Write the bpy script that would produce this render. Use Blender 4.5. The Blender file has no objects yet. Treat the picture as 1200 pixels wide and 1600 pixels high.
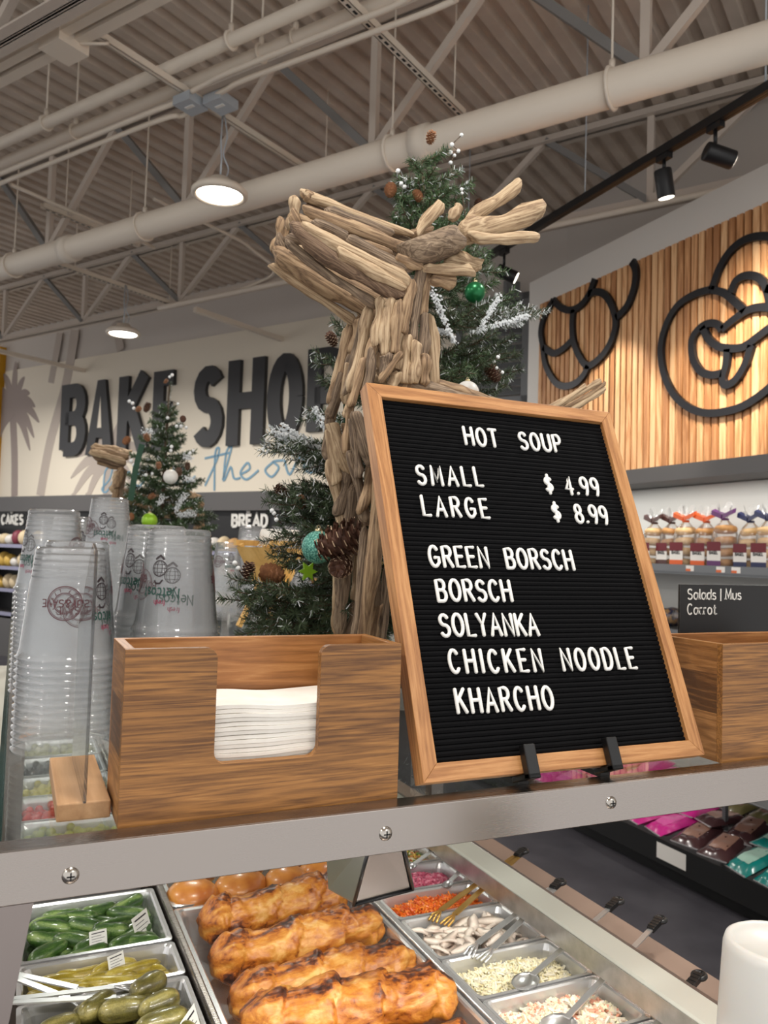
import bpy, math, random
import numpy as np
from mathutils import Vector, Matrix, noise
C = bpy.context.scene.collection
PI = math.pi
CH = 1.56                                   # camera height over the floor

# ------------------------------------------------------------------ camera
AZ, PITCH, ROLL, FPX = math.radians(24.3), math.radians(2.8), math.radians(1.7), 1265.0
_fh = Vector((math.sin(AZ), math.cos(AZ), 0)); _r0 = Vector((_fh.y, -_fh.x, 0)); _zz = Vector((0, 0, 1))
CW = _fh*math.cos(PITCH) + _zz*math.sin(PITCH)
_u0 = -_fh*math.sin(PITCH) + _zz*math.cos(PITCH)
CR = math.cos(ROLL)*_r0 + math.sin(ROLL)*_u0
CU = -math.sin(ROLL)*_r0 + math.cos(ROLL)*_u0
cd = bpy.data.cameras.new('camera'); cam = bpy.data.objects.new('camera', cd); C.objects.link(cam)
cam.matrix_world = Matrix(((CR.x, CU.x, -CW.x, 0), (CR.y, CU.y, -CW.y, 0), (CR.z, CU.z, -CW.z, CH), (0, 0, 0, 1)))
cd.sensor_width = 36; cd.sensor_fit = 'AUTO'; cd.lens = FPX*36/1600; cd.clip_start = .02; cd.clip_end = 100
cd.dof.use_dof = True; cd.dof.focus_distance = .98; cd.dof.aperture_fstop = 12
sc = bpy.context.scene; sc.camera = cam
sc.view_settings.view_transform = 'Standard'; sc.view_settings.look = 'None'
sc.view_settings.gamma = 1; sc.view_settings.use_curve_mapping = False
sc.view_settings.exposure = 0.05
sc.cycles.max_bounces = 16; sc.cycles.transparent_max_bounces = 200; sc.cycles.diffuse_bounces = 4
sc.cycles.glossy_bounces = 5; sc.cycles.transmission_bounces = 10
sc.cycles.sample_clamp_indirect = 6

# ------------------------------------------------------------------ world and lamps
wd = bpy.data.worlds.new('world'); sc.world = wd; wd.use_nodes = True
wd.node_tree.nodes['Background'].inputs[0].default_value = (1.0, .985, .97, 1)
wd.node_tree.nodes['Background'].inputs[1].default_value = 1.05

a0 = math.radians(58)                        # the store's own axes, turned against the food bar
TB = Vector((math.sin(a0), math.cos(a0), 0)); TS = Vector((TB.y, -TB.x, 0))
def sw(s, t, z): return TS*s + TB*t + Vector((0, 0, z + CH))      # store axes -> world (z over the camera)
def disk_lamp(loc, power, size=.3, col=(1, .96, .9)):
    l = bpy.data.lights.new('high_bay_lamp', 'AREA'); l.shape = 'DISK'; l.size = size; l.energy = power; l.color = col
    o = bpy.data.objects.new('high_bay_lamp', l); C.objects.link(o); o.location = loc; return o
def spot(loc, target, power, angle=35, col=(1, .9, .75), size=.04, blend=.6):
    l = bpy.data.lights.new('track_lamp', 'SPOT'); l.energy = power; l.spot_size = math.radians(angle); l.spot_blend = blend
    l.color = col; l.shadow_soft_size = size
    o = bpy.data.objects.new('track_lamp', l); C.objects.link(o); o.location = loc
    o.rotation_euler = (Vector(target) - Vector(loc)).to_track_quat('-Z', 'Y').to_euler(); return o
LIGHT1, LIGHT2 = (-3.32, 3.2, 2.0), (-6.33, 4.93, 2.0)
disk_lamp(sw(-3.32, 3.2, 1.975), 32); disk_lamp(sw(-6.33, 4.93, 1.975), 50)
# the same row of high-bay lamps runs on over the aisles outside the picture
for s_, t_, p_ in ((-.3, .4, 32), (-3.3, -.6, 32), (.3, 2.4, 32), (-9.6, 4.93, 70), (2.6, .2, 32), (-6.6, 1.0, 40), (-1.2, -2.2, 32)):
    disk_lamp(sw(s_, t_, 1.975), p_)

# ------------------------------------------------------------------ pixel -> point on a real plane
def ray(x, y): return CW + CR*((x - 600)/FPX) - CU*((y - 800)/FPX)
def at_y(x, y, c): d = ray(x, y); p = d*(c/d.y); p.z += CH; return p
def at_x(x, y, c): d = ray(x, y); p = d*(c/d.x); p.z += CH; return p
def at_z(x, y, z): d = ray(x, y); p = d*(z/d.z); p.z += CH; return p         # z over the camera
def at_t(x, y, t): d = ray(x, y); p = d*(t/d.dot(TB)); p.z += CH; return p

# ------------------------------------------------------------------ materials
def lin(c):
    r = []
    for v in c[:3]:
        v = v/255; r.append(v/12.92 if v <= .04045 else ((v + .055)/1.055)**2.4)
    return (*r, 1)
MATS = {}
def base(name):
    m = bpy.data.materials.new(name); m.use_nodes = True; MATS[name] = m
    nt = m.node_tree; return m, nt, nt.nodes['Principled BSDF']
def texco(nt, scale=(1, 1, 1), rot=(0, 0, 0), kind='Object'):
    tc = nt.nodes.new('ShaderNodeTexCoord'); mp = nt.nodes.new('ShaderNodeMapping')
    mp.inputs['Scale'].default_value = scale; mp.inputs['Rotation'].default_value = rot
    nt.links.new(tc.outputs[kind], mp.inputs[0]); return mp.outputs[0]
def noisenode(nt, vec, scale, detail=4, rough=.55, dist=0):
    n = nt.nodes.new('ShaderNodeTexNoise'); n.inputs['Scale'].default_value = scale; n.inputs['Detail'].default_value = detail
    n.inputs['Roughness'].default_value = rough; n.inputs['Distortion'].default_value = dist
    nt.links.new(vec, n.inputs['Vector']); return n.outputs['Fac']
def ramp(nt, fac, stops):
    r = nt.nodes.new('ShaderNodeValToRGB'); e = r.color_ramp.elements
    while len(e) < len(stops): e.new(.5)
    for i, (p, c) in enumerate(stops): e[i].position = p; e[i].color = lin(c)
    nt.links.new(fac, r.inputs[0]); return r.outputs[0]
def mth(nt, op, a, b):
    n = nt.nodes.new('ShaderNodeMath'); n.operation = op
    for i, v in enumerate((a, b)):
        if isinstance(v, (int, float)): n.inputs[i].default_value = v
        else: nt.links.new(v, n.inputs[i])
    return n.outputs[0]
def bumpit(nt, b, h, strength, dist):
    bn = nt.nodes.new('ShaderNodeBump'); bn.inputs['Strength'].default_value = strength; bn.inputs['Distance'].default_value = dist
    nt.links.new(h, bn.inputs['Height']); nt.links.new(bn.outputs[0], b.inputs['Normal'])
def mat(name, c, rough=.5, metal=0, c2=None, ns=8, nsc=(1, 1, 1), bump=0, bs=60, bd=.001, spec=.5, lo=.35, hi=.65, sss=0, coat=0):
    m, nt, b = base(name)
    b.inputs['Base Color'].default_value = lin(c); b.inputs['Roughness'].default_value = rough
    b.inputs['Metallic'].default_value = metal; b.inputs['Specular IOR Level'].default_value = spec
    if coat: b.inputs['Coat Weight'].default_value = coat; b.inputs['Coat Roughness'].default_value = .15
    if sss: b.inputs['Subsurface Weight'].default_value = sss; b.inputs['Subsurface Radius'].default_value = (.01, .006, .004); b.inputs['Subsurface Scale'].default_value = .5
    if c2:
        f = noisenode(nt, texco(nt, nsc), ns); nt.links.new(ramp(nt, f, [(lo, c), (hi, c2)]), b.inputs['Base Color'])
    if bump: bumpit(nt, b, noisenode(nt, texco(nt, nsc), bs), bump, bd)
    return m
def emis(name, c, strength):
    m, nt, b = base(name); b.inputs['Base Color'].default_value = lin(c)
    b.inputs['Emission Color'].default_value = lin(c); b.inputs['Emission Strength'].default_value = strength; return m
def clear(name, tint=(1, 1, 1), gloss=.12, haze=.03, hazecol=(235, 238, 240), rough=.08, blend=.12):
    m = bpy.data.materials.new(name); m.use_nodes = True; MATS[name] = m; nt = m.node_tree; nt.nodes.clear()
    out = nt.nodes.new('ShaderNodeOutputMaterial'); tr = nt.nodes.new('ShaderNodeBsdfTransparent'); tr.inputs[0].default_value = (*tint, 1)
    gl = nt.nodes.new('ShaderNodeBsdfGlossy'); gl.inputs['Roughness'].default_value = rough
    d1 = nt.nodes.new('ShaderNodeBsdfDiffuse'); d1.inputs[0].default_value = lin(hazecol); d2 = nt.nodes.new('ShaderNodeBsdfTranslucent'); d2.inputs[0].default_value = lin(hazecol)
    df = nt.nodes.new('ShaderNodeAddShader') if haze < .2 else nt.nodes.new('ShaderNodeMixShader'); k_ = 0 if haze < .2 else 1
    nt.links.new(d1.outputs[0], df.inputs[k_]); nt.links.new(d2.outputs[0], df.inputs[k_ + 1])
    m1 = nt.nodes.new('ShaderNodeMixShader'); m1.inputs[0].default_value = haze
    nt.links.new(tr.outputs[0], m1.inputs[1]); nt.links.new(df.outputs[0], m1.inputs[2])
    lw = nt.nodes.new('ShaderNodeLayerWeight'); lw.inputs[0].default_value = blend
    f = mth(nt, 'MULTIPLY', lw.outputs['Fresnel'], gloss/.12)
    f2 = mth(nt, 'MINIMUM', f, .9)
    m2 = nt.nodes.new('ShaderNodeMixShader'); nt.links.new(f2, m2.inputs[0])
    nt.links.new(m1.outputs[0], m2.inputs[1]); nt.links.new(gl.outputs[0], m2.inputs[2])
    nt.links.new(m2.outputs[0], out.inputs[0]); return m
def wood(name, dark, mid, light, axis='X', freq=55, rough=.45, plank=0, poff=0, stretch=.06, swirl=2.2, seed=0, plank_axis=2, tone=.35, split=None, ringw=.32):
    """Procedural grain that runs along one axis, in glued boards when plank > 0."""
    m, nt, b = base(name); b.inputs['Roughness'].default_value = rough
    s = [1, 1, 1]; s['XYZ'.index(axis)] = stretch
    tc = nt.nodes.new('ShaderNodeTexCoord'); vec = tc.outputs['Object']
    if plank:
        sp = nt.nodes.new('ShaderNodeSeparateXYZ'); nt.links.new(vec, sp.inputs[0])
        fl = mth(nt, 'FLOOR', mth(nt, 'DIVIDE', mth(nt, 'ADD', sp.outputs[plank_axis], poff), plank), 0)
        wn = nt.nodes.new('ShaderNodeTexWhiteNoise'); wn.noise_dimensions = '1D'
        nt.links.new(mth(nt, 'ADD', fl, seed + .37), wn.inputs['W'])
        va = nt.nodes.new('ShaderNodeVectorMath'); va.operation = 'MULTIPLY_ADD'
        nt.links.new(wn.outputs['Color'], va.inputs[0]); va.inputs[1].default_value = (3, 3, 3); nt.links.new(vec, va.inputs[2])
        vec2 = va.outputs[0]
    elif split:
        sp = nt.nodes.new('ShaderNodeSeparateXYZ'); nt.links.new(vec, sp.inputs[0]); gt = mth(nt, 'GREATER_THAN', sp.outputs[split[0]], split[1])
        va = nt.nodes.new('ShaderNodeVectorMath'); va.operation = 'MULTIPLY_ADD'; cb = nt.nodes.new('ShaderNodeCombineXYZ')
        for i in range(3): nt.links.new(gt, cb.inputs[i])
        nt.links.new(cb.outputs[0], va.inputs[0]); va.inputs[1].default_value = (2.3, 1.1, .7); nt.links.new(vec, va.inputs[2]); vec2 = va.outputs[0]
    else: vec2 = vec
    mp = nt.nodes.new('ShaderNodeMapping'); mp.inputs['Scale'].default_value = s; mp.inputs['Location'].default_value = (seed, seed*.7, seed*.3)
    nt.links.new(vec2, mp.inputs[0]); v = mp.outputs[0]
    n1 = noisenode(nt, v, freq*.28, 3, .5, .4)
    rings = mth(nt, 'FRACT', mth(nt, 'MULTIPLY', n1, swirl*5), 0)
    tri = mth(nt, 'ABSOLUTE', mth(nt, 'SUBTRACT', mth(nt, 'MULTIPLY', rings, 2), 1), 0)
    n2 = noisenode(nt, v, freq*3.5, 5, .7)
    n3 = noisenode(nt, v, freq*.1, 2)
    f = mth(nt, 'ADD', mth(nt, 'MULTIPLY', tri, ringw), mth(nt, 'ADD', mth(nt, 'MULTIPLY', n2, .5), mth(nt, 'MULTIPLY', n3, .26)))
    if plank: f = mth(nt, 'ADD', f, mth(nt, 'MULTIPLY', mth(nt, 'SUBTRACT', wn.outputs['Value'], .5), tone))
    if split: f = mth(nt, 'SUBTRACT', f, mth(nt, 'MULTIPLY', gt, split[2]))
    nt.links.new(ramp(nt, f, [(.3, dark), (.55, mid), (.8, light)]), b.inputs['Base Color'])
    bumpit(nt, b, n2, .12, .0006); return m
def steel(name, c=(200, 198, 194), rough=.28, axis='X', amount=.12, metal=1):
    m, nt, b = base(name); b.inputs['Base Color'].default_value = lin(c); b.inputs['Metallic'].default_value = metal
    s = [1, 1, 1]; s['XYZ'.index(axis)] = .02
    n = noisenode(nt, texco(nt, s), 900, 3); n2 = noisenode(nt, texco(nt), 9, 3)
    nt.links.new(mth(nt, 'ADD', rough - amount/2, mth(nt, 'MULTIPLY', mth(nt, 'ADD', n, n2), amount/2)), b.inputs['Roughness'])
    bumpit(nt, b, n, .05, .0004); return m

M = MATS
mat('deck_paint', (212, 198, 184), .7, c2=(194, 180, 166), ns=3)
mat('steel_paint', (232, 220, 204), .55)
mat('joist_paint', (206, 194, 182), .6)
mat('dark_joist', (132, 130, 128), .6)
mat('galvanized', (190, 198, 206), .45, .3)
mat('wall_paint', (204, 196, 188), .8)
mat('panel_paint', (232, 222, 204), .75)
mat('bulk_paint', (226, 222, 216), .8)
mat('shelf_wall', (214, 214, 210), .7)
mat('floor_paint', (58, 56, 62), .5, c2=(72, 70, 76), ns=4, bump=.05)
mat('soffit_grey', (92, 90, 90), .6)
mat('soffit_black', (22, 22, 24), .5)
mat('mustard', (206, 152, 24), .7)
mat('palm_taupe', (160, 146, 140), .8); mat('palm_taupe_light', (186, 174, 164), .8)
mat('letter_charcoal', (44, 44, 47), .55)
mat('script_blue', (122, 160, 184), .7)
mat('white_letter', (238, 236, 230), .5)
mat('sign_white', (235, 233, 228), .6)
mat('black_metal', (24, 24, 26), .45, .3)
mat('black_plastic', (16, 16, 17), .35)
mat('logo_black', (50, 50, 53), .36, .75)
mat('louver_grey', (124, 126, 128), .5, .2)
wood('slat_wood', (166, 112, 68), (206, 150, 100), (228, 182, 134), 'Z', 60, .5, plank=.0552, plank_axis=1, seed=1.7, swirl=1.2, tone=.5)
mat('slat_back', (34, 24, 18), .8)
wood('acacia', (98, 62, 30), (168, 116, 60), (204, 158, 96), 'X', 170, .4, split=(2, .062, .07), seed=0.0, swirl=2.2, stretch=.035, ringw=.17)
wood('acacia_pale', (132, 84, 42), (166, 110, 60), (190, 138, 84), 'X', 150, .4, seed=2.3, swirl=1.0)
wood('acacia_side', (88, 56, 28), (142, 96, 52), (180, 130, 78), 'Y', 150, .4, plank=.051, poff=.04, seed=1.0, swirl=1.6, tone=.4, ringw=.2)
wood('acacia_edge', (170, 124, 76), (196, 152, 102), (214, 174, 124), 'X', 80, .5, seed=4.0, swirl=.6)
wood('oak', (142, 92, 50), (178, 124, 74), (202, 150, 98), 'X', 220, .45, seed=5.0, swirl=.8)
wood('oak_upright', (160, 102, 54), (190, 130, 76), (212, 156, 100), 'Y', 90, .45, seed=6.0, swirl=.8)
wood('plank_wood', (170, 128, 88), (192, 150, 108), (206, 166, 124), 'Y', 60, .5, seed=3.0, swirl=.9)
wood('bamboo', (196, 150, 80), (216, 172, 100), (228, 188, 120), 'Z', 60, .45, seed=7.0, swirl=.6)
DRIFT = [wood('driftwood_pale', (110, 84, 60), (176, 150, 118), (204, 182, 150), 'X', 260, .75, seed=8.0, swirl=1.1, stretch=.07),
         wood('driftwood_tan', (84, 62, 44), (150, 122, 92), (184, 158, 124), 'X', 260, .75, seed=9.0, swirl=1.2, stretch=.07),
         wood('driftwood_grey', (66, 52, 42), (122, 102, 82), (160, 140, 116), 'X', 260, .8, seed=10.0, swirl=1.4, stretch=.07),
         wood('driftwood_bark', (74, 56, 44), (116, 92, 72), (150, 126, 102), 'X', 260, .85, seed=11.0, swirl=2.0, stretch=.07)]
mat('felt', (9, 9, 11), .95, bump=.4, bs=900, bd=.0006, spec=.15)
steel('brushed_steel', (166, 158, 152), .27); steel('pan_steel', (222, 222, 222), .25, amount=.1, metal=.72); steel('curb_steel', (226, 225, 214), .34, 'Y', metal=.6)
steel('post_steel', (150, 140, 136), .4, 'Z'); mat('tong_steel', (226, 226, 226), .28, .8)
mat('screw_steel', (190, 184, 176), .22, 1)
clear('shelf_glass', (.95, .98, .97), .055, .006, (180, 190, 188), rough=.02)
clear('shelf_edge', (.6, .74, .72), .12, .3, (62, 96, 96), rough=.05)
clear('acrylic', (.98, .98, .98), .16, .02, (180, 180, 180), rough=.03, blend=.2)
clear('cup_clear', (.985, .988, .99), .22, .14, (192, 193, 194), rough=.07, blend=.18)
clear('bag_film', (.96, .96, .96), .2, .10, (225, 225, 225), rough=.2, blend=.25)
mat('print_maroon', (84, 40, 46), .5); mat('print_green', (24, 72, 60), .5); mat('print_dark', (48, 36, 40), .5); mat('print_pink', (150, 60, 84), .5)
mat('white_cup', (216, 214, 208), .35, sss=.3)
mat('napkin', (240, 236, 228), .85, c2=(232, 226, 216), ns=30)
mat('paper_card', (238, 238, 232), .6); mat('ink', (40, 40, 44), .6)
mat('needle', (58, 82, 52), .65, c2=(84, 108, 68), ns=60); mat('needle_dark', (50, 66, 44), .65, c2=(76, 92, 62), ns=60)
mat('twig', (80, 62, 46), .8); mat('frost', (222, 226, 228), .7)
mat('cone_brown', (96, 62, 44), .7, c2=(72, 44, 32), ns=120); mat('cone_tan', (156, 106, 70), .7, c2=(128, 84, 54), ns=120); mat('cone_tip', (196, 170, 140), .7)
mat('ball_green', (24, 104, 58), .3, .5); mat('ball_white', (226, 224, 218), .4); mat('ball_teal', (40, 116, 104), .5, .3, c2=(150, 214, 196), ns=420, lo=.42, hi=.68, bump=.8, bs=420, bd=.002)
mat('ball_lime', (140, 186, 40), .35, .2); mat('berry_white', (238, 240, 240), .25); mat('gold_cap', (190, 176, 140), .3, .9); mat('ribbon_green', (16, 62, 40), .6)

# ------------------------------------------------------------------ mesh helpers
V3 = Vector
class MB:
    """Collects geometry; build() links it as ONE mesh object."""
    def __init__(s): s.v = []; s.f = []; s.m = []; s.sm = []
    def add(s, vs, fs, mi=0, smooth=False):
        b = len(s.v); s.v += [tuple(p) for p in vs]
        for f in fs: s.f.append([i + b for i in f]); s.m.append(mi); s.sm.append(smooth)
        return s
    def box(s, x0, y0, z0, x1, y1, z1, mi=0):
        return s.add([(x, y, z) for z in (z0, z1) for y in (y0, y1) for x in (x0, x1)],
                     [(0, 2, 3, 1), (4, 5, 7, 6), (0, 1, 5, 4), (2, 6, 7, 3), (0, 4, 6, 2), (1, 3, 7, 5)], mi)
    def obox(s, c, ax, ay, az, mi=0):       # oriented box: centre and three half vectors
        c = V3(c); p = [c + ax*i + ay*j + az*k for k in (-1, 1) for j in (-1, 1) for i in (-1, 1)]
        return s.add(p, [(0, 2, 3, 1), (4, 5, 7, 6), (0, 1, 5, 4), (2, 6, 7, 3), (0, 4, 6, 2), (1, 3, 7, 5)], mi)
    def beam(s, p0, p1, w, h, up=(0, 0, 1), mi=0):
        p0, p1 = V3(p0), V3(p1); d = (p1 - p0); L = d.length/2; d.normalize(); up = V3(up)
        x = d.cross(up); x = x.normalized() if x.length > 1e-4 else V3((1, 0, 0)); y = x.cross(d)
        return s.obox((p0 + p1)/2, d*L, x*w/2, y*h/2, mi)
    def prism(s, pts, depth, fn=None, mi=0, smooth=False):   # outline pts (a,b), extruded along c by depth
        fn = fn or (lambda a, b, c: (a, b, c)); n = len(pts)
        vs = [fn(a, b, 0) for a, b in pts] + [fn(a, b, depth) for a, b in pts]
        fs = [tuple(range(n))[::-1], tuple(range(n, 2*n))] + [(i, (i + 1) % n, n + (i + 1) % n, n + i) for i in range(n)]
        return s.add(vs, fs, mi, smooth)
    def tube(s, path, r, seg=8, mi=0, caps=True, closed=False, flat=1.0, smooth=True, up=(0, 0, 1)):
        path = [V3(p) for p in path]; n = len(path)
        rr = r if isinstance(r, (list, tuple)) else [r]*n
        vs = []; nrm = None
        for i, p in enumerate(path):
            t = (path[(i + 1) % n if closed else min(i + 1, n - 1)] - path[(i - 1) % n if closed else max(i - 1, 0)])
            t = t.normalized() if t.length > 1e-9 else V3((0, 0, 1))
            if nrm is None:
                nrm = V3(up) - t*V3(up).dot(t)
                if nrm.length < 1e-3: nrm = V3((1, 0, 0)) - t*t.x
            else: nrm = nrm - t*nrm.dot(t)
            nrm.normalize(); bi = t.cross(nrm)
            for k in range(seg):
                a = 2*PI*k/seg; vs.append(p + (nrm*math.cos(a)*flat + bi*math.sin(a))*rr[i])
        fs = []
        for i in range(n if closed else n - 1):
            j = (i + 1) % n
            for k in range(seg):
                l = (k + 1) % seg; fs.append((i*seg + k, i*seg + l, j*seg + l, j*seg + k))
        if caps and not closed: fs += [tuple(range(seg))[::-1], tuple(range((n - 1)*seg, n*seg))]
        return s.add(vs, fs, mi, smooth)
    def lathe(s, prof, seg=24, c=(0, 0, 0), mi=0, axis='Z', smooth=True, closed=False):
        c = V3(c); vs = []
        for r, h in prof:
            for k in range(seg):
                a = 2*PI*k/seg; x, y = r*math.cos(a), r*math.sin(a)
                vs.append(c + (V3((x, y, h)) if axis == 'Z' else V3((x, h, y)) if axis == 'Y' else V3((h, x, y))))
        n = len(prof); fs = []
        for i in range(n if closed else n - 1):
            j = (i + 1) % n
            for k in range(seg):
                l = (k + 1) % seg; fs.append((i*seg + k, i*seg + l, j*seg + l, j*seg + k))
        return s.add(vs, fs, mi, smooth)
    def ball(s, c, r, seg=12, rings=8, mi=0):
        if not isinstance(r, (tuple, list)): r = (r, r, r)
        c = V3(c); vs = [c + V3((0, 0, r[2]))]
        for i in range(1, rings):
            t = PI*i/rings
            for k in range(seg):
                a = 2*PI*k/seg; vs.append(c + V3((r[0]*math.sin(t)*math.cos(a), r[1]*math.sin(t)*math.sin(a), r[2]*math.cos(t))))
        vs.append(c - V3((0, 0, r[2]))); e = len(vs) - 1
        fs = [(0, 1 + k, 1 + (k + 1) % seg) for k in range(seg)]
        for i in range(rings - 2):
            for k in range(seg):
                l = (k + 1) % seg; o = 1 + i*seg; fs.append((o + k, o + seg + k, o + seg + l, o + l))
        o = 1 + (rings - 2)*seg; fs += [(e, o + (k + 1) % seg, o + k) for k in range(seg)]
        return s.add(vs, fs, mi, True)
    def ribbon(s, path, w, depth, fn, mi=0, closed=False):   # a flat bar of width w that follows a 2D path
        p = [np.array(q, float) for q in path]; n = len(p); L, R = [], []
        for i in range(n):
            a = p[i] - p[(i - 1) % n] if (i > 0 or closed) else p[1] - p[0]
            b = p[(i + 1) % n] - p[i] if (i < n - 1 or closed) else p[-1] - p[-2]
            a = a/(np.linalg.norm(a) + 1e-12); b = b/(np.linalg.norm(b) + 1e-12)
            na = np.array([-a[1], a[0]]); nb = np.array([-b[1], b[0]]); m = na + nb; m = m/(np.linalg.norm(m) + 1e-12)
            k = 1/max(.5, m@na); ww = (w[i] if isinstance(w, (list, tuple)) else w)/2
            L.append(p[i] + m*ww*k); R.append(p[i] - m*ww*k)
        vs = []
        for i in range(n): vs += [fn(*L[i], 0), fn(*R[i], 0), fn(*L[i], depth), fn(*R[i], depth)]
        fs = []
        for i in range(n if closed else n - 1):
            a, b = 4*i, 4*((i + 1) % n)
            fs += [(a, a + 1, b + 1, b), (a + 2, b + 2, b + 3, a + 3), (a, b, b + 2, a + 2), (a + 1, a + 3, b + 3, b + 1)]
        if not closed: fs += [(0, 2, 3, 1), (4*n - 4, 4*n - 3, 4*n - 1, 4*n - 2)]
        return s.add(vs, fs, mi)
    def build(s, name, mats, parent=None, loc=(0, 0, 0), bevel=0):
        me = bpy.data.meshes.new(name); me.from_pydata(s.v, [], s.f)
        for m in (mats if isinstance(mats, (list, tuple)) else [mats]): me.materials.append(M[m] if isinstance(m, str) else m)
        me.polygons.foreach_set('material_index', s.m); me.polygons.foreach_set('use_smooth', s.sm); me.update()
        o = bpy.data.objects.new(name, me); C.objects.link(o); o.parent = parent; o.location = loc
        if bevel:
            b = o.modifiers.new('bevel', 'BEVEL'); b.width = bevel; b.segments = 2; b.limit_method = 'ANGLE'
        return o
def tag(o, label=None, cat=None, group=None, kind=None):
    if label: o['label'] = label
    if cat: o['category'] = cat
    if group: o['group'] = group
    if kind: o['kind'] = kind
    return o
def thing(name, label, cat, loc=(0, 0, 0), group=None, rz=0):
    o = bpy.data.objects.new(name, None); C.objects.link(o); o.location = loc; o.rotation_euler = (0, 0, rz)
    o.empty_display_size = .05; return tag(o, label, cat, group)
KIDS = {}
def dup(root, loc=None, rot=None, scale=None, label=None, group=None):     # a thing with copies of its parts and sub-parts
    r = root.copy(); C.objects.link(r)
    if loc is not None: r.location = loc
    if rot is not None: r.rotation_euler = rot
    if scale is not None: r.scale = (scale,)*3 if not isinstance(scale, tuple) else scale
    tag(r, label, None, group)
    for ch in list(root.children):
        c = ch.copy(); C.objects.link(c); c.parent = r
        for g in list(ch.children): d = g.copy(); C.objects.link(d); d.parent = c
    return r
def arc(cx, cy, rx, ry, a, b, n=10):
    return [(cx + rx*math.cos(math.radians(a + (b - a)*i/n)), cy + ry*math.sin(math.radians(a + (b - a)*i/n))) for i in range(n + 1)]
def smooth_path(pts, n=6):                                          # Catmull-Rom through the points
    P = [np.array(p, float) for p in pts]; out = []
    for i in range(len(P) - 1):
        p0, p1, p2, p3 = P[max(i - 1, 0)], P[i], P[i + 1], P[min(i + 2, len(P) - 1)]
        for k in range(n):
            t = k/n; out.append(.5*((2*p1) + (-p0 + p2)*t + (2*p0 - 5*p1 + 4*p2 - p3)*t*t + (-p0 + 3*p1 - 3*p2 + p3)*t**3))
    out.append(P[-1]); return [tuple(q) for q in out]

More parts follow.
